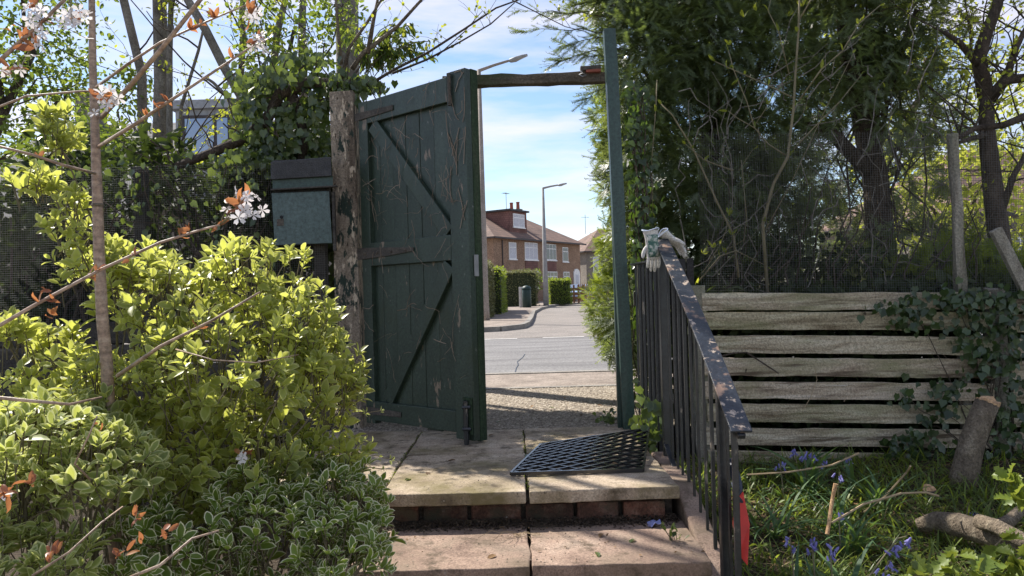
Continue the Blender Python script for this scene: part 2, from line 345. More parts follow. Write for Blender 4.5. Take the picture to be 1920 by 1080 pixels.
# ------------------------------------------------------------------ builders
class MB:
    def __init__(s):
        s.v = []; s.f = []
    def quadbox(s, c8):
        o = len(s.v); s.v += [tuple(x) for x in c8]
        s.f += [tuple(o + i for i in q) for q in ((0, 3, 2, 1), (4, 5, 6, 7), (0, 1, 5, 4), (1, 2, 6, 5), (2, 3, 7, 6), (3, 0, 4, 7))]
        return s
    def box(s, x0, x1, y0, y1, z0, z1, mat=None):
        c = [(x0, y0, z0), (x1, y0, z0), (x1, y1, z0), (x0, y1, z0), (x0, y0, z1), (x1, y0, z1), (x1, y1, z1), (x0, y1, z1)]
        if mat is not None:
            c = [mat @ Vector(p) for p in c]
        return s.quadbox(c)
    def bar(s, a, b, w, h, up=(0, 0, 1)):
        """rectangular bar from a to b, w across (side), h along up"""
        a = Vector(a); b = Vector(b); d = (b - a).normalized()
        u = Vector(up); sd = d.cross(u)
        if sd.length < 1e-4:
            sd = d.cross(Vector((1, 0, 0)))
        sd.normalize(); u = sd.cross(d).normalized()
        sd *= w / 2; u *= h / 2
        return s.quadbox([a - sd - u, a + sd - u, b + sd - u, b - sd - u, a - sd + u, a + sd + u, b + sd + u, b - sd + u])
    def tube(s, pts, rad, n=6, cap=True):
        pts = [Vector(p) for p in pts]
        if not hasattr(rad, '__len__'):
            rad = [rad] * len(pts)
        o = len(s.v); ref = None
        for i, p in enumerate(pts):
            t = (pts[min(i + 1, len(pts) - 1)] - pts[max(i - 1, 0)])
            t = t.normalized() if t.length > 1e-9 else Vector((0, 0, 1))
            if ref is None:
                ref = t.orthogonal().normalized()
            ref = (ref - t * ref.dot(t))
            ref = ref.normalized() if ref.length > 1e-6 else t.orthogonal().normalized()
            bi = t.cross(ref)
            for k in range(n):
                a = 2 * math.pi * k / n
                s.v.append(tuple(p + (ref * math.cos(a) + bi * math.sin(a)) * rad[i]))
        for i in range(len(pts) - 1):
            for k in range(n):
                k2 = (k + 1) % n
                s.f.append((o + i * n + k, o + i * n + k2, o + (i + 1) * n + k2, o + (i + 1) * n + k))
        if cap:
            s.f.append(tuple(o + k for k in range(n))[::-1])
            s.f.append(tuple(o + (len(pts) - 1) * n + k for k in range(n)))
        return s
    def lathe(s, prof, c, n=12, mat=None):
        """prof: list of (r, z)"""
        o = len(s.v)
        for (r, z) in prof:
            for k in range(n):
                a = 2 * math.pi * k / n
                p = Vector((r * math.cos(a), r * math.sin(a), z))
                s.v.append(tuple((mat @ p if mat is not None else p) + Vector(c)))
        for i in range(len(prof) - 1):
            for k in range(n):
                k2 = (k + 1) % n
                s.f.append((o + i * n + k, o + i * n + k2, o + (i + 1) * n + k2, o + (i + 1) * n + k))
        s.f.append(tuple(o + k for k in range(n))[::-1]); s.f.append(tuple(o + (len(prof) - 1) * n + k for k in range(n)))
        return s
    def prism(s, pts, ext):
        """polygon pts (3d) extruded by vector ext"""
        o = len(s.v); n = len(pts); e = Vector(ext)
        s.v += [tuple(Vector(p)) for p in pts] + [tuple(Vector(p) + e) for p in pts]
        s.f.append(tuple(o + i for i in range(n))[::-1]); s.f.append(tuple(o + n + i for i in range(n)))
        for i in range(n):
            j = (i + 1) % n
            s.f.append((o + i, o + j, o + n + j, o + n + i))
        return s
    def face(s, pts):
        o = len(s.v); s.v += [tuple(Vector(p)) for p in pts]; s.f.append(tuple(range(o, o + len(pts)))); return s
    def build(s, name, mat, parent=None, smooth=False, bevel=0, kind=None, local=False):
        me = bpy.data.meshes.new(name)
        off = Vector((0, 0, 0)) if (parent is None or local) else base_of(parent)
        me.from_pydata([(x - off.x, y - off.y, z - off.z) for x, y, z in s.v], [], s.f)
        me.materials.append(mat)
        if smooth:
            me.polygons.foreach_set('use_smooth', [True] * len(me.polygons))
        o = bpy.data.objects.new(name, me)
        COL.objects.link(o)
        if parent is not None:
            o.parent = parent
        if bevel:
            bm_ = o.modifiers.new('bevel', 'BEVEL'); bm_.width = bevel; bm_.segments = 2; bm_.limit_method = 'ANGLE'
        if kind:
            o['kind'] = kind
        return o

def base_of(o):
    l = Vector((0, 0, 0))
    while o is not None:
        l = l + o.location; o = o.parent
    return l

def tag(o, label, cat, group=None):
    o['label'] = label; o['category'] = cat
    if group: o['group'] = group
    return o

def thing(name, label, cat, loc=(0, 0, 0), group=None, rz=0.0):
    e = bpy.data.objects.new(name, None)
    COL.objects.link(e)
    e.empty_display_size = 0.1
    e.location = loc
    e.rotation_euler = (0, 0, rz)
    return tag(e, label, cat, group)

def struct(o):
    o['kind'] = 'structure'; return o

def tri_mesh(name, V, F, edge, tint, mat):
    me = bpy.data.meshes.new(name)
    nv, nf = len(V), len(F)
    me.vertices.add(nv); me.vertices.foreach_set('co', np.ascontiguousarray(V, dtype=np.float32).ravel())
    me.loops.add(nf * 3); me.loops.foreach_set('vertex_index', np.ascontiguousarray(F, dtype=np.int32).ravel())
    me.polygons.add(nf)
    me.polygons.foreach_set('loop_start', np.arange(0, nf * 3, 3, dtype=np.int32))
    try:
        me.polygons.foreach_set('loop_total', np.full(nf, 3, dtype=np.int32))
    except Exception:
        pass
    for nm, arr in (('edge', edge), ('tint', tint)):
        a = me.attributes.new(nm, 'FLOAT', 'POINT'); a.data.foreach_set('value', np.ascontiguousarray(arr, dtype=np.float32))
    me.materials.append(mat)
    me.update(calc_edges=True)
    return me

def scatter(name, tmpl, Ms, mat, parent=None, tint=None, kind='stuff'):
    tv, tf, te = tmpl
    N = len(Ms)
    if tint is None: tint = rg.random(N)
    hv = np.c_[tv, np.ones(len(tv))]
    V = np.einsum('nij,kj->nki', Ms, hv)[..., :3].reshape(-1, 3)
    F = (tf[None] + (np.arange(N) * len(tv))[:, None, None]).reshape(-1, 3)
    if parent is not None:
        V = V - np.array(base_of(parent))
    me = tri_mesh(name, V, F, np.tile(te, N), np.repeat(tint, len(tv)), mat)
    o = bpy.data.objects.new(name, me); COL.objects.link(o)
    if parent is not None: o.parent = parent
    if kind: o['kind'] = kind
    return o

def singles(name, tmpl, Ms, mat, parent, tint=None, nvar=6):
    """each one an object of its own, a few shared meshes"""
    tv, tf, te = tmpl
    ms = [tri_mesh(name, tv, tf, te, np.full(len(tv), (k + 0.5) / nvar), mat) for k in range(nvar)]
    off = Matrix.Translation(-base_of(parent))
    if tint is None: tint = rg.random(len(Ms))
    out = []
    for Mx, t in zip(Ms, tint):
        o = bpy.data.objects.new(name, ms[min(nvar - 1, int(t * nvar))])
        o.parent = parent
        o.matrix_basis = off @ Matrix(Mx.tolist())
        COL.objects.link(o); out.append(o)
    return out

def mixed(name, tmpl, Ms, mat, parent, tint=None, n_single=300, rest='foliage'):
    """the n_single that show largest as parts, the rest as one part"""
    N = len(Ms)
    if tint is None: tint = rg.random(N)
    pos = Ms[:, :3, 3] - np.array([0, 0, EYE])
    px = pos[:, 0] / pos[:, 1] * FPX; py = -pos[:, 2] / pos[:, 1] * FPX
    vis = (np.abs(px) < 960) & (np.abs(py) < 540)
    sc = np.linalg.norm(Ms[:, :3, 1], axis=1) / pos[:, 1]
    order = np.argsort(-(sc * vis))
    k = min(n_single, int(vis.sum()))
    a, b = order[:k], order[k:]
    singles(name, tmpl, Ms[a], mat, parent, tint[a])
    if len(b): scatter(rest, tmpl, Ms[b], mat, parent, tint[b])

def nrm(a):
    return a / np.maximum(np.linalg.norm(a, axis=-1, keepdims=True), 1e-9)

def frames(pos, along, up, scale):
    y = nrm(along); x = nrm(np.cross(y, up)); z = np.cross(x, y)
    Ms = np.zeros((len(pos), 4, 4))
    s = np.asarray(scale)
    if s.ndim == 1: s = np.c_[s, s, s]
    Ms[:, :3, 0] = x * s[:, :1]; Ms[:, :3, 1] = y * s[:, 1:2]; Ms[:, :3, 2] = z * s[:, 2:3]
    Ms[:, :3, 3] = pos; Ms[:, 3, 3] = 1
    return Ms

def rand_dir(n):
    return nrm(rg.normal(size=(n, 3)))

# leaf shapes: (verts, tris, edge)
def leaf_oval(w=0.5, fold=0.10, droop=0.08, wide=0.55):
    v = [(0, 0, 0), (0, .3, -.01), (0, .68, -.02), (0, 1, -droop),
         (-w * .40, .22, fold * .7), (-w * .5, wide, fold), (-w * .30, .82, fold * .4),
         (w * .40, .22, fold * .7), (w * .5, wide, fold), (w * .30, .82, fold * .4)]
    f = [(0, 1, 4), (1, 5, 4), (1, 2, 5), (2, 6, 5), (2, 3, 6), (0, 7, 1), (1, 7, 8), (1, 8, 2), (2, 8, 9), (2, 9, 3)]
    return np.array(v, float), np.array(f), np.array([0, 0, 0, 1, 1, 1, 1, 1, 1, 1.0])
def leaf_small(w=0.5, fold=0.08):
    v = [(0, 0, 0), (-w / 2, .5, fold), (0, .5, 0), (w / 2, .5, fold), (0, 1, -.05)]
    f = [(0, 2, 1), (0, 3, 2), (1, 2, 4), (2, 3, 4)]
    return np.array(v, float), np.array(f), np.array([0, 1, 0, 1, 1.0])
def leaf_ivy():
    v = [(0, .28, -.06), (0, 0, 0), (-.30, -.12, .0), (-.40, .12, .05), (-.50, .32, .02), (-.30, .58, .05), (0, 1, -.12), (.30, .58, .05), (.50, .32, .02), (.40, .12, .05), (.30, -.12, .0)]
    f = [(0, i + 1, i) for i in range(1, 10)] + [(0, 1, 10)]
    e = np.ones(11); e[0] = 0
    return np.array(v, float), np.array(f), e
def leaf_holly():
    v = [(0, 0, 0), (0, .25, -.03), (0, .5, -.04), (0, .75, -.03), (0, 1, -.1)]
    sd = []
    for t, ww, h in ((.1, .12, .03), (.2, .34, .12), (.3, .2, .02), (.44, .42, .14), (.54, .24, .02), (.68, .36, .12), (.78, .16, .02), (.88, .2, .08)):
        sd.append((t, ww, h))
    f = []
    for sgn in (-1, 1):
        o = len(v)
        v += [(sgn * w_, t, h) for t, w_, h in sd]
        ch = [(0, o, 1), (o, o + 1, 1), (o + 1, o + 2, 1), (1, o + 2, 2), (o + 2, o + 3, 2), (o + 3, o + 4, 2), (2, o + 4, 3), (o + 4, o + 5, 3), (o + 5, o + 6, 3), (3, o + 6, 4), (o + 6, o + 7, 4)]
        f += [c if sgn < 0 else c[::-1] for c in ch]
    return np.array(v, float), np.array(f), np.r_[np.zeros(5), np.ones(len(v) - 5)]
def sprig(n=11, L=0.32, w=0.075, zj=0.05):
    """yew spray: a thin stem with needles in two ranks, 1 long"""
    r = np.random.default_rng(3)
    v = [(-.012, 0, 0), (.012, 0, 0), (0, 1, -.06)]; f = [(0, 1, 2)]
    for i in range(n):
        t = 0.06 + 0.9 * i / (n - 1)
        l = L * (1 - 0.55 * t) * r.uniform(.8, 1.1)
        for sg in (-1, 1):
            o = len(v); a = R(r.uniform(48, 66))
            tip = (sg * l * math.sin(a), t + l * math.cos(a), r.uniform(-zj, zj) - .06 * t)
            v += [(0, t - w / 2, -.06 * t), (0, t + w / 2, -.06 * t), tip]
            f.append((o, o + 1, o + 2) if sg > 0 else (o + 1, o, o + 2))
    return np.array(v, float), np.array(f), np.zeros(len(v))
def spray_big():
    """a branched spray: five sprigs on one twig"""
    a = sprig(8, .34, .1)
    V, F, E = [a[0]], [a[1]], [a[2]]; o = len(a[0])
    for t, ang, s in ((.15, 48, .62), (.3, -46, .6), (.5, 40, .48), (.62, -40, .45)):
        c, sn = math.cos(R(ang)), math.sin(R(ang))
        q = a[0] * s
        V.append(np.c_[q[:, 0] * c + q[:, 1] * sn, -q[:, 0] * sn + q[:, 1] * c + t, q[:, 2] - .05 * t]); F.append(a[1] + o); E.append(a[2]); o += len(a[0])
    return np.vstack(V), np.vstack(F), np.concatenate(E)
def blade(seg=3, w=0.05, bend=0.35):
    v = []; f = []
    for i in range(seg + 1):
        t = i / seg
        ww = w * (1 - t ** 1.6) + .004
        y = math.sin(t * bend * 2) / (bend * 2); z = (1 - math.cos(t * bend * 2)) / (bend * 2)
        v += [(-ww / 2, y, -z), (ww / 2, y, -z)]
    for i in range(seg):
        o = 2 * i; f += [(o, o + 1, o + 3), (o, o + 3, o + 2)]
    return np.array(v, float), np.array(f), np.zeros(len(v))
def flower5():
    v = [(0, 0, -.1)]; f = []
    for k in range(5):
        a = 2 * math.pi * k / 5
        def pt(r, da, z):
            return (r * math.cos(a + da), r * math.sin(a + da), z)
        o = len(v)
        v += [pt(.3, -.35, 0), pt(.62, -.42, .06), pt(.95, -.2, .05), pt(.86, 0, .12), pt(.95, .2, .05), pt(.62, .42, .06), pt(.3, .35, 0)]
        f += [(0, o, o + 6), (o, o + 1, o + 6), (o + 1, o + 5, o + 6), (o + 1, o + 3, o + 5), (o + 1, o + 2, o + 3), (o + 3, o + 4, o + 5)]
    return np.array(v, float), np.array(f), np.ones(len(v))
def bell_flower():
    v = []; f = []; n = 6
    for r, y in ((.05, 0), (.17, .25), (.17, .7)):
        for k in range(n):
            a = 2 * math.pi * k / n; v.append((r * math.cos(a), y, r * math.sin(a)))
    for k in range(n):
        a = 2 * math.pi * (k + .5) / n; v.append((.34 * math.cos(a), .92, .34 * math.sin(a)))
    for i in range(2):
        for k in range(n):
            k2 = (k + 1) % n
            f += [(i * n + k, i * n + k2, (i + 1) * n + k2), (i * n + k, (i + 1) * n + k2, (i + 1) * n + k)]
    for k in range(n):
        f.append((2 * n + k, 2 * n + (k + 1) % n, 3 * n + k))
    return np.array(v, float), np.array(f), np.zeros(len(v))
def pebble():
    v = [(1, 0, 0), (0, 1, 0), (-1, 0, 0), (0, -1, 0), (0, 0, .6), (0, 0, -.6)]
    f = [(0, 1, 4), (1, 2, 4), (2, 3, 4), (3, 0, 4)]
    return np.array(v, float), np.array(f), np.zeros(6)
T_OVAL = leaf_oval(); T_NARROW = leaf_oval(0.3, 0.05, 0.15); T_SMALL = leaf_small(); T_IVY = leaf_ivy(); T_HOLLY = leaf_holly()
T_SPRIG = sprig(); T_SPRAY = spray_big(); T_BLADE = blade(); T_STRAP = blade(6, 0.055, 0.6); T_FLOWER = flower5(); T_BELL = bell_flower(); T_PEB = pebble()

def lobes_sample(lobes, n, inner=0.6):
    """points through the outer shell of a union of ellipsoids (centre, radii); returns pos, outward"""
    C = np.array([l[0] for l in lobes], float); Rr = np.array([l[1] for l in lobes], float)
    wgt = (Rr[:, 0] * Rr[:, 1] + Rr[:, 0] * Rr[:, 2] + Rr[:, 1] * Rr[:, 2]); wgt = wgt / wgt.sum()
    pos, out = [], []
    got = 0
    while got < n:
        k = rg.choice(len(lobes), n, p=wgt)
        d = rand_dir(n)
        rr = inner + (1.04 - inner) * rg.random(n) ** 0.6
        p = C[k] + d * Rr[k] * rr[:, None]
        q = ((p[:, None] - C[None]) / Rr[None])
        ins = (np.linalg.norm(q, axis=2) < inner * 0.9).any(axis=1)
        ok = ~ins
        pos.append(p[ok]); out.append(nrm(d / Rr[k])[ok]); got += ok.sum()
    return np.vstack(pos)[:n], np.vstack(out)[:n]

def rosettes(tips, axis, kmin, kmax, L, spread=(35, 85), along=0.0, flat=0.0):
    ms, own = [], []
    N = len(tips)
    U = nrm(np.cross(axis, rand_dir(N))); Vv = np.cross(axis, U)
    ks = rg.integers(kmin, kmax + 1, N)
    for i in range(kmax):
        sel = np.where(ks > i)[0]
        ph = i * 2.399 + rg.normal(0, .35, len(sel)) + sel * 1.7
        th = np.radians(spread[0] + (spread[1] - spread[0]) * (i / max(1, kmax - 1)) + rg.normal(0, 12, len(sel)))
        A = axis[sel]
        rad = U[sel] * np.cos(ph)[:, None] + Vv[sel] * np.sin(ph)[:, None]
        y = A * np.cos(th)[:, None] + rad * np.sin(th)[:, None]
        upn = A * np.sin(th)[:, None] - rad * np.cos(th)[:, None] + rg.normal(0, .25, (len(sel), 3))
        p = tips[sel] - A * (along * i / kmax) + rad * .004
        l = L * rg.uniform(.45, 1.2, len(sel)) * (.6 + .4 * min(1, (i + 1) / 4))
        ms.append(frames(p, y, upn, l)); own.append(sel)
    return np.vstack(ms), np.concatenate(own)

def bent(a, b, sag=0.0, n=5, wob=0.0):
    a = Vector(a); b = Vector(b); out = []
    L = (b - a).length
    for i in range(n):
        t = i / (n - 1)
        p = a.lerp(b, t) + Vector((0, 0, -sag * 4 * t * (1 - t)))
        if 0 < i < n - 1 and wob:
            p += Vector((random.gauss(0, wob), random.gauss(0, wob), random.gauss(0, wob))) * L
        out.append(p)
    return out

def twigs(mb, a, d, L, r, depth, spread=35, n=2, up=0.1, seg=4, tips=None, nseg=5):
    """recursive random branch; collects tips"""
    a = Vector(a); d = Vector(d).normalized()
    pts = [a.copy()]; p = a.copy()
    for i in range(seg):
        d = (d + Vector((random.gauss(0, .14), random.gauss(0, .14), random.gauss(0, .14) + up * .3))).normalized()
        p = p + d * (L / seg); pts.append(p.copy())
    mb.tube(pts, [r * (1 - .6 * i / seg) for i in range(seg + 1)], nseg)
    if tips is not None:
        tips.append((p.copy(), d.copy()))
        if depth <= 1:
            for q in pts[1:-1]:
                tips.append((q.copy(), (d + Vector((random.gauss(0, .7), random.gauss(0, .7), random.gauss(0, .7)))).normalized()))
    if depth > 0:
        for k in range(n):
            i = random.randint(1, seg)
            ax = d.orthogonal().normalized()
            dd = Matrix.Rotation(random.uniform(0, 2 * math.pi), 3, d) @ (Matrix.Rotation(R(spread * random.uniform(.6, 1.3)), 3, ax) @ d)
            twigs(mb, pts[i], dd, L * random.uniform(.45, .7), r * .5, depth - 1, spread, n, up, seg, tips, max(3, nseg - 1))

def garden_z(x, y):
    """height of the garden soil"""
    yy = np.clip((5.1 - y) / 3.2, 0, 1)
    z = -0.22 - 0.32 * yy
    return z

def G(px, py):
    """where the photograph's pixel meets the garden soil"""
    lo, hi = 1.2, 5.15
    for _ in range(40):
        m_ = (lo + hi) / 2; p = P(px, py, m_)
        if p.z > garden_z(p.x, p.y): lo = m_
        else: hi = m_
    p = P(px, py, lo); p.z = float(garden_z(p.x, p.y)); return p

# ================================================================== THE SETTING
# ground sheet: soil in the garden, level outside, out to the horizon
xs = np.r_[-900, -300, -100, -40, -20, np.arange(-8, 8.01, 0.16), 20, 40, 100, 300, 900]
ys = np.r_[-40, -10, -3, np.arange(-1, 6.4, 0.12), 8, 12, 20, 40, 80, 200, 500, 1800]
X, Yg = np.meshgrid(xs, ys)
Z = garden_z(X, Yg) + 0.015 * np.sin(X * 7 + Yg * 3) * np.cos(Yg * 9 - X * 2) * (Yg < 5.2) + rg.normal(0, .006, X.shape) * (Yg < 5.2) * (np.abs(X) < 9)
Z = np.where(Yg > 5.27, -0.04, Z)
Z = np.where((X > -1.4) & (X < 0.85) & (Yg > 2.3), np.minimum(Z, -0.3), Z)
Z = np.where((X > -1.4) & (X < 0.85) & (Yg > 5.27), -0.04, Z)
nx = len(xs)
mb = MB(); mb.v = [tuple(p) for p in np.c_[X.ravel(), Yg.ravel(), Z.ravel()]]
mb.f = [(j * nx + i, j * nx + i + 1, (j + 1) * nx + i + 1, (j + 1) * nx + i) for j in range(len(ys) - 1) for i in range(nx - 1)]
struct(mb.build('ground', M['soil'], smooth=True))

def sheet(name, pts, z, mat):
    o = MB().face([(x, y, z) for x, y in pts]).build(name, mat); return struct(o)
sheet('gravel_strip', [(-1.6, 5.2), (1.25, 5.2), (1.6, 7.42), (-9, 7.42), (-9, 6.6)], -0.012, M['gravel'])
sheet('pavement_near', [(-60, 7.5), (60, 7.5), (60, 8.72), (-60, 8.72)], -0.008, M['pave'])
edging = MB(); 
edge_root = struct(MB().box(-30, 30, 7.42, 7.5, -0.05, -0.002).build('edging_strip', M['kerb'], bevel=0.006))
struct(MB().box(-60, 60, 8.72, 8.84, -0.06, 0.004).build('kerb_near', M['kerb'], bevel=0.01))
sheet('main_road', [(-200, 8.84), (200, 8.84), (200, 15.6), (-200, 15.6)], -0.02, M['asphalt'])
sheet('side_street', [(-200, 15.6), (200, 15.6), (200, 19), (60, 30), (30, 80), (3, 80), (3, 19), (-200, 19)], -0.016, M['chip'])
sheet('side_street_far', [(-12, 19), (3.02, 19), (3.02, 90), (-12, 90)], -0.0165, M['chip'])
for x0, x1 in ((-4.6, -1.9), (-1.05, 0.08), (0.62, 1.5), (2.1, 3.2)):
    struct(MB().face([(x0, 15.45, -0.012), (x1, 15.45, -0.012), (x1, 15.56, -0.012), (x0, 15.56, -0.012)]).build('road_marking', M['paint_line']))
mb = MB(); cr = [(966, 698), (968, 690), (972, 684), (970, 678), (980, 670), (984, 664)]
cp = []
for q in cr:
    d_ = P(q[0], q[1], 5) - Vector((0, 0, EYE)); cp.append(Vector((0, 0, EYE)) + d_ * ((-.0165 - EYE) / d_.z))
for a_, b_ in zip(cp[:-1], cp[1:]): mb.bar(a_, b_, .012, .004)
struct(mb.build('road_crack', M['iron']))
# far pavement on the left corner, a raised sheet behind a kerb
kl = [(-60, 18.2), (-6, 18.2), (-1.2, 18.3), (-0.35, 18.6), (0.22, 19.6), (0.42, 21.2), (0.62, 25), (0.95, 33), (1.55, 40), (2.7, 47), (4.5, 52.0), (8, 57)]
mb = MB().face([(x, y, 0.10) for x, y in kl] + [(8, 90, 0.1), (-60, 90, 0.1)])
struct(mb.build('far_pavement', M['pave']))
kerbroot = bpy.data.objects.new('far_kerb', None); COL.objects.link(kerbroot); struct(kerbroot)
for a, b in zip(kl[:-1], kl[1:]):
    n_st = max(1, int(min(20, (Vector(b) - Vector(a)).length / 0.95)))
    if a[0] < -20: n_st = 1
    for i in range(n_st):
        p = Vector(a).lerp(Vector(b), i / n_st); q = Vector(a).lerp(Vector(b), (i + 1) / n_st)
        d = (q - p).normalized() * .008
        MB().bar((p.x + d.x, p.y + d.y, 0.035), (q.x - d.x, q.y - d.y, 0.035), 0.15, 0.15).build('kerb_stone', M['kerb'], kerbroot)
pt = bpy.data.objects.new('added_patio', None); COL.objects.link(pt); struct(pt)  # unseen paving added behind the camera to bounce sunlight onto gate and fence
for i in range(11):
    for j in range(9):
        x0, y0 = -3.2 + i * .62, -4.4 + j * .62
        MB().box(x0 + .006, x0 + .614, y0 + .006, y0 + .614, -.56, -.505 + random.uniform(-.003, .003)).build('added_slab', M['bounce_patio'], pt)
# pebbles of the gravel strip
npb = 9000
gx = rg.uniform(-1.4, 1.2, npb); gy = 5.25 + 2.2 * rg.random(npb) ** 1.2
ps = rg.uniform(.006, .014, npb)
scatter('gravel', T_PEB, frames(np.c_[gx, gy, np.full(npb, -0.009)], np.c_[rg.normal(size=npb), rg.normal(size=npb), np.zeros(npb)], np.tile([0, 0, 1.], (npb, 1)), np.c_[ps, ps * rg.uniform(.6, 1, npb), ps * .8]), M['pebble'])

# ================================================================== STEPS
st = thing('garden_steps', 'worn stone slab steps and landing with brick riser leading up to the gate', 'steps', (0.05, 3.5, -0.4))
def slab(x0, x1, y0, y1, z, t, mat, rot=0.0, tilt=0.0):
    """a slab with a chipped uneven outline"""
    pts = []
    def edge(a, b, n):
        for i in range(n):
            s_ = i / n
            pts.append((a[0] + (b[0] - a[0]) * s_ + random.gauss(0, .0035), a[1] + (b[1] - a[1]) * s_ + random.gauss(0, .0035)))
    edge((x0, y0), (x1, y0), 14); edge((x1, y0), (x1, y1), 8); edge((x1, y1), (x0, y1), 8); edge((x0, y1), (x0, y0), 8)
    cx, cy = (x0 + x1) / 2, (y0 + y1) / 2
    c, s_ = math.cos(rot), math.sin(rot)
    q = [(cx + (x - cx) * c - (y - cy) * s_, cy + (x - cx) * s_ + (y - cy) * c) for x, y in pts]
    m_ = MB().prism([(x, y, z - t + tilt * (x - cx)) for x, y in q], (0, 0, t))
    return m_.build('slab', mat, st, bevel=0.007)
slab(-0.668, 0.043, 3.565, 4.42, 0.0, .062, M['slab'], R(-.7))
slab(0.052, 0.785, 3.57, 4.40, 0.0, .062, M['slab'], R(.6), .008)
slab(-0.665, 0.048, 4.435, 5.2, -.002, .062, M['slab'], 0)
slab(0.058, 0.79, 4.425, 5.2, .001, .062, M['slab'], 0)
slab(-1.42, -0.68, 3.86, 4.53, -.004, .062, M['slab'], R(1.2))
slab(-1.42, -0.678, 4.545, 5.25, .0, .062, M['slab'], R(-.6))
slab(-0.72, 0.042, 3.035, 3.66, -.17, .062, M['tread'], R(.8))
slab(0.053, 0.80, 3.045, 3.66, -.17, .062, M['tread'], R(-.4))
slab(-0.72, 0.06, 2.5, 3.13, -.345, .062, M['tread'], R(-.4))
slab(0.07, 0.80, 2.5, 3.13, -.345, .062, M['tread'], R(.4))
x = -0.70
while x < 0.74:
    L = random.uniform(.19, .265)
    x1 = min(x + L, .775)
    MB().box(x, x1, 3.618 + random.uniform(-.016, .014), 3.72, -.172, -.072 + random.uniform(-.008, .002)).build('brick', M['brick'], st, bevel=0.01)
    MB().box(x - .06, x1 - .06, 3.10, 3.2, -.35, -.24).build('brick', M['brick'], st, bevel=0.01)
    x = x1 + random.uniform(.016, .026)
MB().box(-0.71, 0.77, 3.67, 5.15, -.4, -.064).build('mortar_bed', M['mortar'], st)
MB().box(-1.40, -0.715, 3.92, 5.2, -.4, -.068).build('mortar_bed', M['mortar'], st)
MB().box(-0.70, 0.77, 3.16, 3.66, -.5, -.236).build('mortar_bed', M['mortar'], st)
# sloping stone edge beside the treads
MB().prism([(0.805, 2.4, -.6), (0.805, 4.4, -.6), (0.805, 4.4, -.01), (0.805, 3.75, -.03), (0.805, 3.0, -.30), (0.805, 2.4, -.5)], (.1, 0, 0)).build('side_string', M['tread'], st, bevel=0.01)
# soil gathered against the riser
n = 2600
dx = rg.uniform(-.7, .78, n); dy = 3.60 - np.abs(rg.normal(0, .035, n)); dz = -.168 + np.clip(.03 - (3.60 - dy) * .45, 0, .03) * rg.random(n)
scatter('soil_crumbs', T_PEB, frames(np.c_[dx, dy, dz], rand_dir(n), np.tile([0, 0, 1.], (n, 1)), rg.uniform(.002, .008, n)), leafmat('crumb', (0.02, 0.014, 0.01), (0.08, 0.055, 0.035), (0, 0, 0), 0, .95), st)
n = 420
xx_ = rg.uniform(-.7, .78, n); top = rg.random(n) < .55
yy_ = np.where(top, rg.uniform(3.58, 5.15, n), rg.uniform(3.06, 3.6, n)); zz_ = np.where(top, .002, -.168)
scatter('grit', T_PEB, frames(np.c_[xx_, yy_, zz_], rand_dir(n) * [1, 1, .1], np.tile([0, 0, 1.], (n, 1)), rg.uniform(.0015, .005, n)), leafmat('grit', (0.03, 0.022, 0.015), (0.3, 0.25, 0.19), (0, 0, 0), 0, .95), st)
n = 130
scatter('leaf_scraps', T_SMALL, frames(np.c_[rg.uniform(-.7, .78, n), np.where(rg.random(n) < .5, rg.normal(3.57, .03, n), rg.uniform(3.08, 3.6, n)), np.full(n, -.164)], nrm(np.c_[rg.normal(size=(n, 2)), rg.normal(0, .2, n)]), np.tile([0, 0, 1.], (n, 1)) + rg.normal(0, .4, (n, 3)), rg.uniform(.006, .022, n)), M['dead'], st)
n = 260
jx = np.where(rg.random(n) < .5, rg.normal(.047, .006, n), rg.normal(-.672, .007, n))
scatter('joint_moss', T_SMALL, frames(np.c_[jx, rg.uniform(3.6, 5.15, n), np.full(n, -.004)], nrm(rand_dir(n) + np.array([0, 0, .7])), rand_dir(n), rg.uniform(.006, .016, n)), M['grass'], st)
mb = MB(); nsb = 60
for i in range(nsb + 1):
    xx = -.7 + 1.48 * i / nsb; w = .05 + .03 * math.sin(xx * 7) + random.uniform(-.02, .025)
    for k, t in enumerate((0, .35, .7, 1)):
        mb.v.append((xx, 3.625 - w * t, -.169 + (1 - t) ** 1.5 * (.022 + random.uniform(-.008, .008))))
for i in range(nsb):
    for k in range(3): mb.f.append((i * 4 + k, i * 4 + k + 1, (i + 1) * 4 + k + 1, (i + 1) * 4 + k))
mb.build('soil_bank', M['soil'], st, smooth=True)

# ================================================================== GATE
HX = Vector((-1.105, 5.42, 0)); FX = Vector((-0.262, 4.70, 0))
ld = (FX - HX).normalized(); ln = Vector((-ld.y, ld.x, 0)); ln = ln if ln.y > 0 else -ln     # ln points away from the camera
LW = (FX - HX).length
def LM(u, z, v):      # leaf coordinates: u along, v depth away from the camera
    return HX + ld * u + ln * v + Vector((0, 0, z))
gt = thing('garden_gate', 'tall dark green boarded garden gate standing open with dead ivy tendrils', 'gate', HX)
def lbox(name, u0, u1, v0, v1, z0, z1, mat, bevel=.004, parent=None, dz=0.0):
    c = [LM(u0, z0, v0), LM(u1, z0, v0), LM(u1, z0, v1), LM(u0, z0, v1), LM(u0, z1, v0), LM(u1, z1 + dz, v0), LM(u1, z1 + dz, v1), LM(u0, z1, v1)]
    return MB().quadbox(c).build(name, mat, parent or gt, bevel=bevel)
nb = 7; bw = (LW - .10) / nb
for i in range(nb):
    o = lbox('board', .045 + i * bw + .0012, .045 + (i + 1) * bw - .0012, .036 + random.uniform(-.002, .003), .058, .05, 2.40 + random.uniform(-.004, .004), M['green'], .004)
    if i in (4,): o.location.z -= 0.01
lbox('stile', 0.0, .10, .0, .06, .035, 2.405, M['green'])
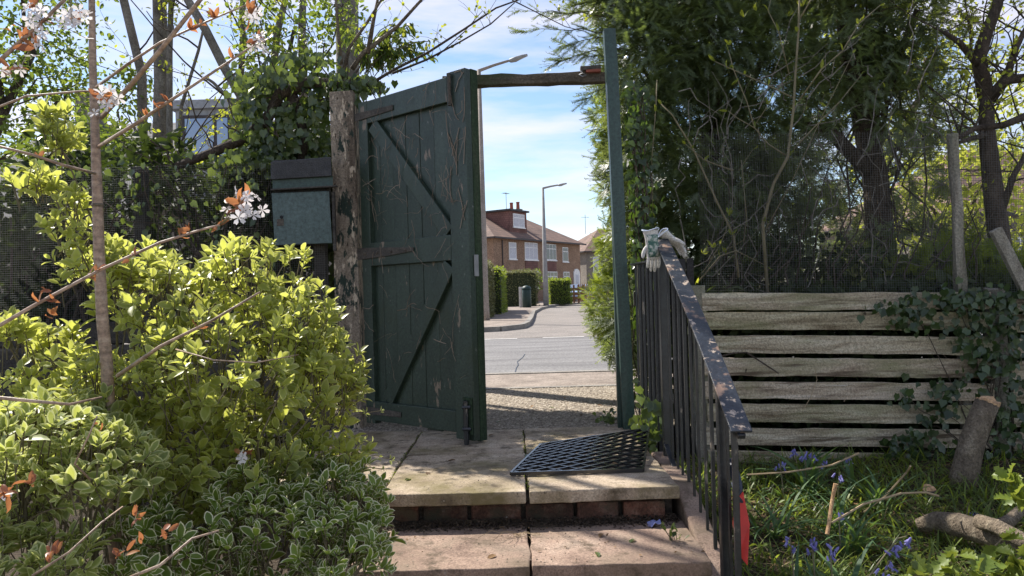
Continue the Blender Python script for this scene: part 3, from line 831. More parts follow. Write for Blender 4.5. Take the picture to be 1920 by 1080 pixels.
lbox('stile', LW - .17, LW - .003, -.004, .05, .02, 2.425, M['green'])
eg = lbox('edge_stile', LW - .06, LW, .0505, .115, .01, 2.43, M['moss'])
lbox('rail', .102, LW - .172, -.002, .035, 2.235, 2.40, M['green'])
lbox('rail', .102, LW - .172, -.002, .035, 1.19, 1.36, M['green'])
lbox('rail', .102, LW - .172, -.002, .035, .06, .20, M['green'])
def brace(a, b, w=.11):
    (u0, z0), (u1, z1) = a, b
    d = Vector((u1 - u0, z1 - z0)).normalized(); p = Vector((-d.y, d.x)) * w / 2
    pts = [LM(u0 + p.x, z0 + p.y, .002), LM(u0 - p.x, z0 - p.y, .002), LM(u1 - p.x, z1 - p.y, .002), LM(u1 + p.x, z1 + p.y, .002)]
    MB().prism(pts, ln * .033).build('brace', M['green'], gt, bevel=.004)
brace((.15, 2.22), (LW - .20, 1.375)); brace((.24, .215), (LW - .2, 1.165))
# iron: strap hinges, drop bolt, top bolt, latch plate
for z in (1.285,):
    mb = MB().prism([LM(-.04, z - .045, -.006), LM(.30, z - .032, -.006), LM(.58, z - .012, -.006), LM(.58, z + .014, -.006), LM(.30, z + .03, -.006), LM(-.04, z + .045, -.006)], -ln * .008)
    hg = mb.build('strap_hinge', M['rust'], gt, bevel=.002)
    for u in (.06, .2, .35, .5):
        MB().lathe([(.011, 0), (.009, .006), (.004, .009)], LM(u, z, -.015), 8, Matrix.Rotation(R(90), 3, 'X')).build('rivet', M['rust'], hg)
for z in (2.30, .13):
    MB().prism([LM(-.03, z - .03, -.004), LM(.4, z - .02, -.004), LM(.4, z + .016, -.004), LM(-.03, z + .03, -.004)], -ln * .007).build('strap_hinge', M['rust'], gt, bevel=.002)
bo = MB().tube([LM(LW - .05, -.025 + .0, -.03), LM(LW - .05, .28, -.03)], .017, 8).build('drop_bolt', M['iron'], gt)
MB().prism([LM(LW - .085, .06, -.005), LM(LW - .012, .06, -.005), LM(LW - .012, .3, -.005), LM(LW - .085, .3, -.005)], -ln * .012).build('bolt_plate', M['moss'], bo, bevel=.003)
for z in (.1, .24):
    MB().tube([LM(LW - .08, z, -.02), LM(LW - .05, z, -.055), LM(LW - .02, z, -.02)], .012, 6).build('bolt_keeper', M['iron'], bo)
MB().tube([LM(LW - .13, 2.2, -.02), LM(LW - .13, 2.41, -.02)], .012, 8).build('top_bolt', M['rust'], gt)
MB().prism([LM(LW + .001, 1.08, .03), LM(LW + .001, 1.08, .07), LM(LW + .001, 1.22, .07), LM(LW + .001, 1.22, .03)], ld * .006).build('latch_plate', M['lamp_head'], gt, bevel=.002)
# dead ivy tendrils stuck to the paint
mb = MB()
for _ in range(110):
    u = random.uniform(.03, LW - .05); z = random.choice([random.uniform(.3, 2.3), random.uniform(1.2, 2.35)])
    a = random.gauss(1.2, .9); pts = []
    for i in range(random.randint(3, 8)):
        pts.append(LM(min(max(u, .01), LW - .02), min(max(z, .08), 2.4), -.011 + random.uniform(-.01, .004)))
        a += random.gauss(0, .2); u += math.cos(a) * .028; z += math.sin(a) * .04
    mb.tube(pts, [random.uniform(.0008, .0022)] * len(pts), 3, False)
mb.build('dead_tendrils', M['rootlet'], gt, kind='stuff')
mb = MB()
for _ in range(13):
    u = LW - random.uniform(.02, .16); z = random.uniform(1.35, 2.4); pts = []
    a = random.gauss(1.5, .7)
    for i in range(6):
        pts.append(LM(min(u, LW - .005), min(z, 2.41), -.009)); a += random.gauss(0, .2); u += math.cos(a) * .02; z += math.sin(a) * .05
    mb.tube(pts, .0025, 3, False)
mb.build('dead_tendrils', M['rootlet'], gt, kind='stuff')

def rough_post(name, label, bx, by, w, d, z0, z1, mat, lean=(0, 0), parts=None, jag=.006):
    mb = MB(); n = 9; o = 0
    for i in range(n + 1):
        t = i / n; z = z0 + (z1 - z0) * t
        cx = bx + lean[0] * t; cy = by + lean[1] * t
        for sx, sy in ((-1, -1), (0, -1.04), (1, -1), (1.03, 0), (1, 1), (-1, 1), (-1.03, 0)):
            mb.v.append((cx + sx * w / 2 + random.gauss(0, jag), cy + sy * d / 2 + random.gauss(0, jag), z + (random.gauss(0, jag) if i == n else 0)))
    k = 7
    for i in range(n):
        for j in range(k):
            mb.f.append((i * k + j, i * k + (j + 1) % k, (i + 1) * k + (j + 1) % k, (i + 1) * k + j))
    mb.f.append(tuple(range(k))[::-1]); mb.f.append(tuple(n * k + j for j in range(k)))
    return mb
pl = P(650, 400, 5.52)
gp = tag(rough_post('gate_post', '', pl.x + .012, 5.52, .175, .17, -.1, 2.5, M['oldpost'], (-.01, 0), jag=.004).build('gate_post', M['oldpost']),
         'thick gate post with flaking bare timber the green gate hangs from', 'post')
g2 = thing('gate_post', 'slim dark green painted gate post beside the black railing', 'post', (0.785, 5.1, 0))
rough_post('x', '', .785, 5.1, .082, .09, -.05, 2.78, M['green_post'], (-.055, 0), jag=.0015).build('post_body', M['green_post'], g2)
MB().box(.715, .742, 5.12, 5.16, 0.0, 2.5).build('stop_batten', M['green_post'], g2, bevel=.003)
bmr = thing('gate_beam', 'weathered timber beam spanning the gateway overhead', 'beam', (0, 5.3, 2.5))
mb = MB(); nseg = 14
za, zb = P(893, 153, 5.3).z, P(1125, 146, 5.3).z
for i in range(nseg + 1):
    t = i / nseg; xx = -.46 + 1.19 * t; zz = za + (zb - za) * (xx + .26) / .9
    for sy, sz in ((-1, -1), (1, -1), (1, 1), (-1, 1)):
        mb.v.append((xx, 5.3 + sy * .045 + random.gauss(0, .003), zz + sz * .037 + random.gauss(0, .0035)))
for i in range(nseg):
    for j in range(4):
        mb.f.append((i * 4 + j, i * 4 + (j + 1) % 4, (i + 1) * 4 + (j + 1) % 4, (i + 1) * 4 + j))
mb.f += [(3, 2, 1, 0), tuple(nseg * 4 + j for j in range(4))]
mb.build('timber', M['beam'], bmr, bevel=.006)
MB().box(-.455, -.385, 5.35, 5.42, -.05, 2.56).build('upright', M['beam'], bmr, bevel=.005)
a = P(1088, 130, 5.25); b = P(1126, 127, 5.25)
MB().bar(a, b, .05, .03).build('bracket', M['rust'], bmr, bevel=.002)
MB().bar(P(1090, 136, 5.24), P(1090, 124, 5.24), .012, .02, (0, 1, 0)).build('bracket_pin', M['lamp_head'], bmr)
MB().tube([P(1086, 140, 5.24), P(1092, 137, 5.22), P(1100, 141, 5.24), P(1092, 143, 5.22), P(1086, 140, 5.24)], .004, 5).build('wire_loop', M['lamp_head'], bmr)
MB().bar(P(1098, 134, 5.25), P(1126, 133, 5.25), .05, .025).build('brick_chip', M['terracotta'], bmr, bevel=.004)

# ================================================================== LEFT FENCE, NETTING, BOX
def netting(root, x0, x1, y, z0, z1, sp, r, slope=0.0):
    mb = MB()
    n = int((x1 - x0) / sp)
    for i in range(n + 1):
        xx = x0 + i * sp + random.gauss(0, .0015)
        dz = slope * (xx - x0)
        pts = [(xx + .003 * math.sin(k * 1.3 + i * .2), y + .012 * math.sin(k * .9 + xx * 2), z0 + dz + (z1 - z0) * k / 4) for k in range(5)]
        mb.tube(pts, r, 3, False)
    n = int((z1 - z0) / sp)
    for i in range(n + 1):
        z = z0 + i * sp
        pts = [(x0 + (x1 - x0) * k / 10, y + .012 * math.sin((i / n * 4) * .9 + (x0 + (x1 - x0) * k / 10) * 2), z + slope * (x1 - x0) * k / 10) for k in range(11)]
        mb.tube(pts, r, 3, False)
    return mb.build('netting', M['wire'], root, kind='stuff')
lf = thing('board_fence', 'low dark board fence with wire netting above it behind the yellow-green shrub', 'fence', (-2.6, 5.4, -.2))
z = -.25
for i in range(7):
    h = random.uniform(.135, .16)
    mb = MB(); za = z + random.uniform(-.006, .006)
    mb.quadbox([(-4.4, 5.38, za), (-1.36, 5.38, za + .02), (-1.36, 5.41, za + .02), (-4.4, 5.41, za), (-4.4, 5.36, za + h), (-1.36, 5.36, za + h + .02), (-1.36, 5.385, za + h + .02), (-4.4, 5.385, za + h)])
    mb.build('board', M['darkboard'], lf, bevel=.005); z += h + .004
for xx in (-4.1, -2.75, -1.42):
    MB().box(xx - .045, xx + .045, 5.42, 5.5, -.3, 1.98).build('post', M['darkboard'], lf, bevel=.006)
netting(lf, -4.4, -1.36, 5.405, .8, 1.98, .0165, .0009)
bx = thing('wall_box', 'green painted metal box door with rusty keyhole left of the gate post', 'box', P(565, 460, 5.33))
y = 5.3
a, b = P(509, 460, y), P(622, 358, y)
MB().quadbox([P(515, 460, y), P(623, 456, y), P(623, 456, y + .02), P(515, 460, y + .02), P(509, 362, y), P(617, 358, y), P(617, 358, y + .02), P(509, 362, y + .02)]).build('door_panel', M['green_box'], bx, bevel=.004)
MB().quadbox([P(508, 337, y), P(622, 330, y), P(622, 330, y + .08), P(508, 337, y + .08), P(508, 303, y), P(621, 294, y), P(621, 294, y + .08), P(508, 303, y + .08)]).build('felt_flap', M['felt'], bx, bevel=.006)
MB().quadbox([P(511, 356, y + .03), P(624, 350, y + .03), P(624, 350, y + .07), P(511, 356, y + .07), P(511, 337, y + .03), P(624, 330, y + .03), P(624, 330, y + .07), P(511, 337, y + .07)]).build('top_board', M['green_post'], bx)
MB().bar(P(508, 356, y - .01), P(632, 349, y - .01), .03, .012).build('ledge', M['darkboard'], bx, bevel=.003)
MB().quadbox([P(518, 452, y + .05), P(620, 450, y + .05), P(620, 450, y + .2), P(518, 452, y + .2), P(513, 300, y + .09), P(620, 298, y + .09), P(620, 298, y + .2), P(513, 300, y + .2)]).build('carcass', M['darkboard'], bx)
kp = MB().quadbox([P(519, 424, y - .004), P(532, 423, y - .004), P(532, 423, y + .006), P(519, 424, y + .006), P(519, 411, y - .004), P(532, 410, y - .004), P(532, 410, y + .006), P(519, 411, y + .006)]).build('key_plate', M['rust'], bx, bevel=.002)
MB().lathe([(.012, 0), (.012, .006)], P(528, 407, y - .002), 10, Matrix.Rotation(R(90), 3, 'X')).build('keyhole', M['tyre'], kp)
MB().bar(P(625, 360, y + .03), P(628, 470, y + .03), .02, .03, (0, 1, 0)).build('hinge_strip', M['darkboard'], bx)

# ================================================================== RIGHT FENCE
rf = thing('slatted_fence', 'grey weathered fence of wide horizontal boards with dark gaps right of the railing', 'fence', (1.3, 5.0, -.2))
tops = [(550, 548), (585, 585), (629, 631), (671, 673), (715, 719), (757, 761), (802, 807), (845, 854)]
bots = [(582, 580), (618, 619), (661, 666), (704, 710), (747, 753), (790, 797), (834, 842), (878, 892)]
for (tl, tr), (bl, br) in zip(tops, bots):
    y = 5.0 + random.uniform(-.006, .006)
    za, zb = P(1325, tl, y), P(1850, tr, y); zc, zd = P(1325, bl, y), P(1850, br, y)
    x0, x1 = 1.30 + random.uniform(-.012, .012), 3.27 + random.uniform(-.01, .01)
    mb = MB(); n = 16
    for i in range(n + 1):
        t = i / n; xx = x0 + (x1 - x0) * t
        zt = za.z + (zb.z - za.z) * t + random.gauss(0, .0022); zl = zc.z + (zd.z - zc.z) * t + random.gauss(0, .0022)
        for dy, zz in ((0, zl), (.022, zl), (.022, zt), (0, zt)):
            mb.v.append((xx, y + dy + .004 * math.sin(t * 5 + tl), zz))
    for i in range(n):
        for j in range(4):
            mb.f.append((i * 4 + j, (i + 1) * 4 + j, (i + 1) * 4 + (j + 1) % 4, i * 4 + (j + 1) % 4))
    mb.f += [(0, 1, 2, 3), tuple(n * 4 + j for j in (3, 2, 1, 0))]
    mb.build('board', M['board'], rf, bevel=.003)
    # next bay
    MB().quadbox([(3.40, y, zd.z - .02), (5.0, y, zd.z - .05), (5.0, y + .022, zd.z - .05), (3.40, y + .022, zd.z - .02), (3.40, y, zb.z - .02), (5.0, y, zb.z - .05), (5.0, y + .022, zb.z - .05), (3.40, y + .022, zb.z - .02)]).build('board', M['board'], rf, bevel=.003)
M['post_wood'] = pm('grey_post', [(0.28, (0.12, 0.10, 0.08)), (0.5, (0.26, 0.235, 0.19)), (0.72, (0.4, 0.37, 0.31))], 11, stretch=(1, 1, 0.14), rough=0.92, bmp=0.8, bd=0.01, fine=80, second=(2.2, 0.5, 0.72, (0.16, 0.18, 0.10), (1, 1, .5)))
for xx, w, zt in ((1.285, .085, .98), (3.34, .095, .9)):
    rough_post('x', '', xx, 5.06, w, .09, -.4, zt, None).build('post', M['post_wood'], rf, bevel=.004)
q = P(1787, 252, 5.08)
rough_post('x', '', q.x + .03, 5.08, .055, .06, -.3, q.z, None, (-.03, 0)).build('tall_post', M['post_wood'], rf, bevel=.004)
netting(rf, 1.32, 4.0, 5.09, .88, 2.05, .0165, .0009, -.025)
sk = MB().bar(P(1866, 430, 4.9), P(1932, 560, 4.9), .075, .04, (0, 1, 0)).build('timber_stake', M['post_wood'], bevel=.004)
tag(sk, 'leaning pale timber stake propped over the fence end at far right', 'stake')

# dark palings between the green post and the fence
pf = thing('paling_fence', 'short row of dark upright palings behind the railing', 'fence', (1.05, 5.15, -.1))
for i in range(7):
    xx = .885 + i * .058
    MB().box(xx, xx + .05, 5.14 + random.uniform(-.005, .005), 5.165, -.25, 1.17 + random.uniform(-.02, .02)).build('paling', M['paling'], pf, bevel=.004)
MB().box(.86, 1.30, 5.17, 5.2, .85, .95).build('rail', M['paling'], pf, bevel=.004)

# ================================================================== RAILING
ra = thing('railing', 'black iron stair railing with worn flat handrail beside the steps', 'railing', (.865, 4.3, 0))
RT = Vector((.885, 4.3, 1.255)); RB = Vector((.872, 2.83, .405))
def bowed(a, b, w, h, name, mat, bow=0.0, n=10):
    mb = MB()
    d = (b - a).normalized(); sd = d.cross(Vector((0, 0, 1))).normalized(); up = sd.cross(d)
    for i in range(n + 1):
        t = i / n; c = a.lerp(b, t) + sd * bow * 4 * t * (1 - t)
        for s1, s2 in ((-1, -1), (1, -1), (1, 1), (-1, 1)):
            mb.v.append(tuple(c + sd * s1 * w / 2 + up * s2 * h / 2))
    for i in range(n):
        for j in range(4):
            mb.f.append((i * 4 + j, i * 4 + (j + 1) % 4, (i + 1) * 4 + (j + 1) % 4, (i + 1) * 4 + j))
    mb.f += [(3, 2, 1, 0), tuple(n * 4 + j for j in range(4))]
    return mb.build(name, mat, ra, bevel=.0025)
bowed(RT, RB, .084, .011, 'handrail', M['handrail'], -.012)
bowed(RT - Vector((0, 0, .02)), RB - Vector((0, 0, .02)), .03, .02, 'under_rail', M['iron'], -.012)
nbal = 12
for i in range(nbal):
    t = (i + .35) / nbal
    c = RT.lerp(RB, t); zb = -.02 - .50 * t
    if i in (0,): continue
    w = .0125 if i % 4 else .016
    MB().bar((c.x + random.gauss(0, .002), c.y, zb), (c.x, c.y, c.z - .012), w, w, (0, 1, 0)).build('baluster', M['iron'], ra, bevel=.002)
MB().bar((RT.x, RT.y, -.1), (RT.x, RT.y, RT.z - .004), .042, .042, (0, 1, 0)).build('newel', M['iron'], ra, bevel=.004)
MB().bar((RB.x, RB.y + .27, -.62), (RB.x, RB.y + .27, RB.z + .135), .042, .036, (0, 1, 0)).build('newel', M['iron'], ra, bevel=.004)
MB().bar((RB.x - .014, RB.y + .05, -.62), (RB.x - .014, RB.y + .05, RB.z + .02), .024, .02, (0, 1, 0)).build('newel', M['iron'], ra, bevel=.003)
MB().bar((.875, 4.3, .06), (.865, 2.83, -.47), .028, .012).build('bottom_rail', M['iron'], ra, bevel=.002)
MB().bar((.885, 4.3, 1.14), (.85, 5.12, 1.14), .04, .012).build('level_rail', M['iron'], ra, bevel=.002)
MB().bar((.885, 4.3, .08), (.85, 5.12, .08), .03, .012).build('level_rail', M['iron'], ra, bevel=.002)
for i in range(7):
    t = (i + .8) / 7.6
    MB().bar((.885 - .035 * t, 4.3 + .82 * t, .05), (.885 - .035 * t, 4.3 + .82 * t, 1.137), .012, .012, (0, 1, 0)).build('baluster', M['iron'], ra, bevel=.002)

# ================================================================== MAT
A, B, C, D = P(958, 893, 3.86), P(1206, 892, 3.86), P(1217, 804, 4.53), P(1014, 841, 4.53)
A.z = B.z = .014; D.z = .02
mt = thing('lattice_mat', 'black diamond lattice mat lying on the landing with one corner raised', 'mat', A)
def bil(u, v):
    p = A.lerp(B, u).lerp(D.lerp(C, u), v)
    p.z += .018 * math.sin(u * 3.1) * v * (1 - v) * 2 - .02 * u * v * (1 - v) * 2
    return p
def rib(mb, a, b, w, h):
    n = 8
    pts = [bil(a[0] + (b[0] - a[0]) * i / n, a[1] + (b[1] - a[1]) * i / n) for i in range(n + 1)]
    for i in range(n):
        mb.bar(pts[i], pts[i + 1], w, h)
KU, KV = 6.0, 9.0
for dirn in (0, 1):
    for i in range(-12, 20):
        c = i + .5
        f_ = (lambda v: (c - KV * v) / KU) if dirn == 0 else (lambda v: (c - KV + KV * v) / KU)
        vs = [v / 200 for v in range(201) if 0 <= f_(v / 200) <= 1]
        if len(vs) < 4: continue
        mb = MB(); rib(mb, (f_(vs[0]), vs[0]), (f_(vs[-1]), vs[-1]), .009, .012 + .0012 * dirn)
        mb.build('rib', M['rubber'], mt)
for a, b in (((0, 0), (1, 0)), ((1, 0), (1, 1)), ((1, 1), (0, 1)), ((0, 1), (0, 0))):
    mb = MB(); rib(mb, a, b, .012, .018); mb.build('rim', M['rubber'], mt)

# ================================================================== GLOVES
def capsule(mb, a, b, r0, r1, n=8):
    a = Vector(a); b = Vector(b); d = (b - a).normalized()
    pts = [a - d * r0 * .7, a - d * r0 * .3, a, a.lerp(b, .5), b, b + d * r1 * .6, b + d * r1 * .95]
    mb.tube(pts, [r0 * .35, r0 * .85, r0, (r0 + r1) / 2, r1, r1 * .75, r1 * .2], n)
def glove(label, wrist, down, side, open_up, Ls=1.0, folded=False):
    """hanging glove: cuff at wrist, fingers along down, thumb to side"""
    wrist = Vector(wrist); dn = Vector(down).normalized(); sd = (Vector(side) - dn * Vector(side).dot(dn)).normalized(); nn = dn.cross(sd)
    g = thing('garden_glove', label, 'glove', wrist)
    mb = MB(); n = 12; o = 0
    rows = [(-.055, .050, .030), (-.03, .046, .026), (0, .040, .022), (.03, .043, .021), (.06, .046, .019), (.085, .043, .016), (.098, .036, .010)]
    for t, a_, b_2 in rows:
        for k in range(n):
            an = 2 * math.pi * k / n
            mb.v.append(tuple(wrist + dn * t * Ls + sd * a_ * math.cos(an) * (1 + random.gauss(0, .03)) + nn * b_2 * math.sin(an) * (1 + random.gauss(0, .05))))
    for i in range(len(rows) - 1):
        for k in range(n):
            mb.f.append((i * n + k, i * n + (k + 1) % n, (i + 1) * n + (k + 1) % n, (i + 1) * n + k))
    mb.f.append(tuple((len(rows) - 1) * n + k for k in range(n)))
    hand = mb
    for j, (off, L, bend) in enumerate(((-.033, .060, .22), (-.011, .082, .06), (.011, .078, -.10), (.032, .056, -.26))):
        a = wrist + dn * .088 * Ls + sd * off
        m1 = a + (dn + sd * (-bend) * .3 + nn * .25).normalized() * L * .55
        e = m1 + (dn + nn * .7).normalized() * L * .45
        hand.tube([a - dn * .02, a, m1, e, e + dn * .006], [.0105, .0105, .0098, .0088, .004], 8)
    a = wrist + dn * .03 * Ls + sd * .036
    m1 = a + (dn * .75 + sd * .7).normalized() * .035; e = m1 + (dn * .95 + sd * .2).normalized() * .032
    hand.tube([a - sd * .02 - dn * .01, a, m1, e, e + dn * .006], [.014, .0145, .013, .011, .004], 8)
    h = hand.build('hand', M['glove_white'], g, smooth=True)
    sb = h.modifiers.new('sub', 'SUBSURF'); sb.levels = 1; sb.render_levels = 1
    # printed back panel
    mb = MB(); nn2 = 6
    for i, (t, a_, b_2) in enumerate(rows[1:6]):
        for k in range(nn2):
            an = math.pi * (1.22 + .56 * k / (nn2 - 1))
            mb.v.append(tuple(wrist + dn * t * Ls + sd * a_ * 1.04 * math.cos(an) + nn * b_2 * 1.1 * math.sin(an)))
    for i in range(4):
        for k in range(nn2 - 1):
            mb.f.append((i * nn2 + k, i * nn2 + k + 1, (i + 1) * nn2 + k + 1, (i + 1) * nn2 + k))
    pnl = mb.build('printed_back', M['glove_green'], g, smooth=True)
    so = pnl.modifiers.new('thick', 'SOLIDIFY'); so.thickness = .003
    # open cuff rim
    mb = MB()
    pts = [wrist + dn * (-.057 - .006 * math.sin(2 * an)) * Ls + sd * .052 * math.cos(an) + nn * .032 * math.sin(an) for an in [2 * math.pi * k / 16 for k in range(17)]]
    mb.tube(pts, .003, 6, False)
    mb.build('cuff_rim', M['glove_cuff'], g, smooth=True)
    return g
wq = P(1222, 447, 4.22)
glove('white and green garden glove hanging fingers down over the railing top', wq + Vector((0, 0, -.015)), (0.07, -.05, -1), (-1, -.25, 0), None, 1.12)
wq = P(1254, 446, 4.32)
g2_ = glove('white garden glove lying across the railing top pointing to the slatted fence', wq + Vector((0, 0, .002)), (.75, .1, -.62), (0.2, -1, .1), None, .85)

# ================================================================== RED TOOL
rt = thing('hand_tool', 'red bladed garden tool with dark striped grip behind the railing foot', 'tool', G(1385, 1045))
b0 = P(1378, 935, 3.0); b1 = P(1394, 925, 3.0); b2 = P(1406, 985, 2.96); b3 = P(1402, 1062, 2.9); b4 = P(1384, 1040, 2.93); b5 = P(1374, 985, 2.97)
MB().prism([b0, b1, b2, b3, b4, b5], (0.005, .02, .004)).build('blade', M['red'], rt, bevel=.003)
MB().tube([P(1386, 945, 3.0), P(1382, 905, 3.06), P(1376, 880, 3.1), P(1368, 862, 3.14)], [.02, .021, .019, .012], 10).build('grip', M['navy'], rt, smooth=True)
for k in range(3):
    MB().bar(P(1376 + k * 5, 930, 2.985), P(1372 + k * 5, 905, 3.035), .003, .003).build('grip_stripe', M['white_mark'], rt)

# ================================================================== LOGS, STUMPS, STAKES
sr = thing('tree_stump', 'leaning cut tree stump with pale ragged top in front of the slatted fence', 'stump', G(1800, 918))
pts = [P(1798, 935, 4.45), P(1808, 890, 4.45), P(1822, 830, 4.47), P(1840, 780, 4.5), P(1851, 755, 4.5)]
MB().tube(pts, [.085, .078, .072, .070, .068], 12).build('trunk', M['bark'], sr, smooth=True)
mb = MB(); tp = pts[-1]; ax = (pts[-1] - pts[-2]).normalized(); e1 = ax.orthogonal().normalized(); e2 = ax.cross(e1)
ring = [tp + (e1 * math.cos(a) + e2 * math.sin(a)) * .066 + ax * (random.uniform(-.002, .03) + (.03 if math.cos(a) > .3 else 0)) for a in [2 * math.pi * k / 14 for k in range(14)]]
o = len(mb.v); mb.v = [tuple(p) for p in ring] + [tuple(tp + ax * .006)] + [tuple(tp + (e1 * math.cos(2 * math.pi * k / 14) + e2 * math.sin(2 * math.pi * k / 14)) * .0675 - ax * .004) for k in range(14)]
mb.f = [(k, (k + 1) % 14, 14) for k in range(14)] + [(15 + k, 15 + (k + 1) % 14, (k + 1) % 14, k) for k in range(14)]
mb.build('cut_face', M['cut_wood'], sr)
s2 = thing('tree_stump', 'small low cut stump with round pale face among the grass', 'stump', G(1740, 940))
c = P(1742, 918, 4.25)
MB().tube([c + Vector((.01, .03, -.2)), c + Vector((0, .015, -.06)), c], [.05, .045, .042], 10).build('trunk', M['bark_dark'], s2, smooth=True)
MB().lathe([(.040, -.002), (.039, .004), (.02, .007), (.002, .008)], c, 12, Matrix.Rotation(R(35), 3, 'X')).build('cut_face', M['cut_wood'], s2)
def log(label, pts, rad, ends=(1, 1)):
    r_ = thing('cut_log', label, 'log', pts[0], 'cut logs in the right corner')
    MB().tube(pts, rad, 12).build('bark', M['bark'], r_, smooth=True)
    for e, (p, q, rr) in zip(ends, ((pts[0], pts[1], rad[0]), (pts[-1], pts[-2], rad[-1]))):
        if e:
            d = (p - q).normalized()
            MB().tube([p - d * .002, p + d * .004], rr * .9, 12).build('cut_end', M['cut_wood'], r_)
log('curved thick cut log lying on the soil in right corner', [P(1722, 985, 3.75), P(1755, 978, 3.7), P(1800, 985, 3.6), P(1850, 1000, 3.45), P(1900, 1020, 3.3), P(1990, 1040, 3.2)], [.035, .05, .06, .058, .055, .05], (0, 0))
log('thinner pale ended log lying across the thick curved log', [P(1836, 978, 3.42), P(1870, 988, 3.3), P(1910, 1010, 3.2), P(1990, 1050, 3.0)], [.034, .034, .036, .036], (1, 0))
log('short forked log behind the curved log at right edge', [P(1912, 958, 3.7), P(1895, 975, 3.65), P(1860, 992, 3.6)], [.026, .03, .034], (1, 0))
sk = thing('cut_stake', 'short upright broken stick standing in the bluebells', 'stick', G(1553, 1000))
MB().tube([P(1551, 1002, 3.35), P(1556, 970, 3.38), P(1561, 935, 3.4), P(1567, 907, 3.4)], [.009, .009, .008, .010], 7).build('stick', M['cut_wood'], sk)
for i, (pp, lab) in enumerate(((([(1620, 960, 3.9), (1660, 930, 3.85), (1700, 885, 3.8), (1707, 874, 3.75)]), 'thin arching dry stem in front of the lowest fence boards'),
                               (([(1560, 980, 3.3), (1620, 945, 3.4), (1690, 925, 3.5), (1735, 923, 3.6), (1760, 930, 3.6)]), 'long dry stem bending over toward the small stump'),
                               (([(1460, 700, 4.97), (1400, 661, 4.96), (1375, 662, 4.95), (1345, 670, 4.9)]), 'dark twig caught between the fence boards near the handrail'),
                               (([(1400, 890, 4.2), (1480, 885, 4.1), (1560, 872, 4.2), (1610, 850, 4.4)]), 'pale dry stem lying along the fence foot'),
                               (([(1528, 690, 4.9), (1532, 712, 4.9), (1520, 745, 4.85), (1505, 770, 4.8)]), 'hanging dry grass stalk on the middle fence boards'))):
    tag(MB().tube([P(*q) for q in pp], .0055 if i != 4 else .002, 5).build('dry_twig', M['straw'] if i != 2 else M['bark_dark']), lab, 'twig', 'dry stems by the slatted fence')

# ================================================================== GRASS AND BLUEBELLS
n = 15000
gx = rg.uniform(.98, 4.2, n); gy = rg.uniform(1.9, 4.95, n)
keep = (np.sin(gx * 3.1 + 1) + np.sin(gy * 4.2 + gx * 1.3) + rg.normal(0, .8, n)) > -1.3
gx, gy = np.r_[gx[keep], rg.normal(1.45, .25, 2600)], np.r_[gy[keep], rg.normal(2.95, .3, 2600)]; k2 = gx > 1.0; gx, gy = gx[k2], gy[k2]; n = len(gx)
gz = garden_z(gx, gy)
ang = rg.uniform(0, 2 * math.pi, n); th = rg.uniform(.25, 1.1, n)
al = np.c_[np.cos(ang) * np.sin(th), np.sin(ang) * np.sin(th), np.cos(th)]
up = np.c_[-np.cos(ang) * np.cos(th), -np.sin(ang) * np.cos(th), np.sin(th)]
ln_ = rg.uniform(.06, .2, n)
scatter('grass', T_BLADE, frames(np.c_[gx, gy, gz], al, up, np.c_[ln_ * rg.uniform(.6, 1.6, n), ln_, ln_]), M['grass'])
bpy.data.objects['grass']['label'] = 'short green grass and weeds below the slatted fence'
n = 2600
gx = rg.uniform(.98, 4.2, n); gy = rg.uniform(1.9, 4.95, n); gz = garden_z(gx, gy) + rg.uniform(.005, .07, n)
o = scatter('ground_cover', T_OVAL, frames(np.c_[gx, gy, gz], nrm(np.c_[rg.normal(size=(n, 2)), rg.normal(0, .3, n)]), np.tile([0, 0, 1.], (n, 1)) + rg.normal(0, .3, (n, 3)), rg.uniform(.02, .05, n)), M['grass'])
o['label'] = 'small green weed leaves spread over the soil'
n = 3000
gx = rg.uniform(.98, 4.2, n); gy = rg.uniform(1.9, 4.95, n)
scatter('leaf_litter', T_SMALL, frames(np.c_[gx, gy, garden_z(gx, gy) + .012], nrm(np.c_[rg.normal(size=(n, 2)), rg.normal(0, .15, n)]), np.tile([0, 0, 1.], (n, 1)) + rg.normal(0, .4, (n, 3)), rg.uniform(.015, .05, n)), M['dead'])

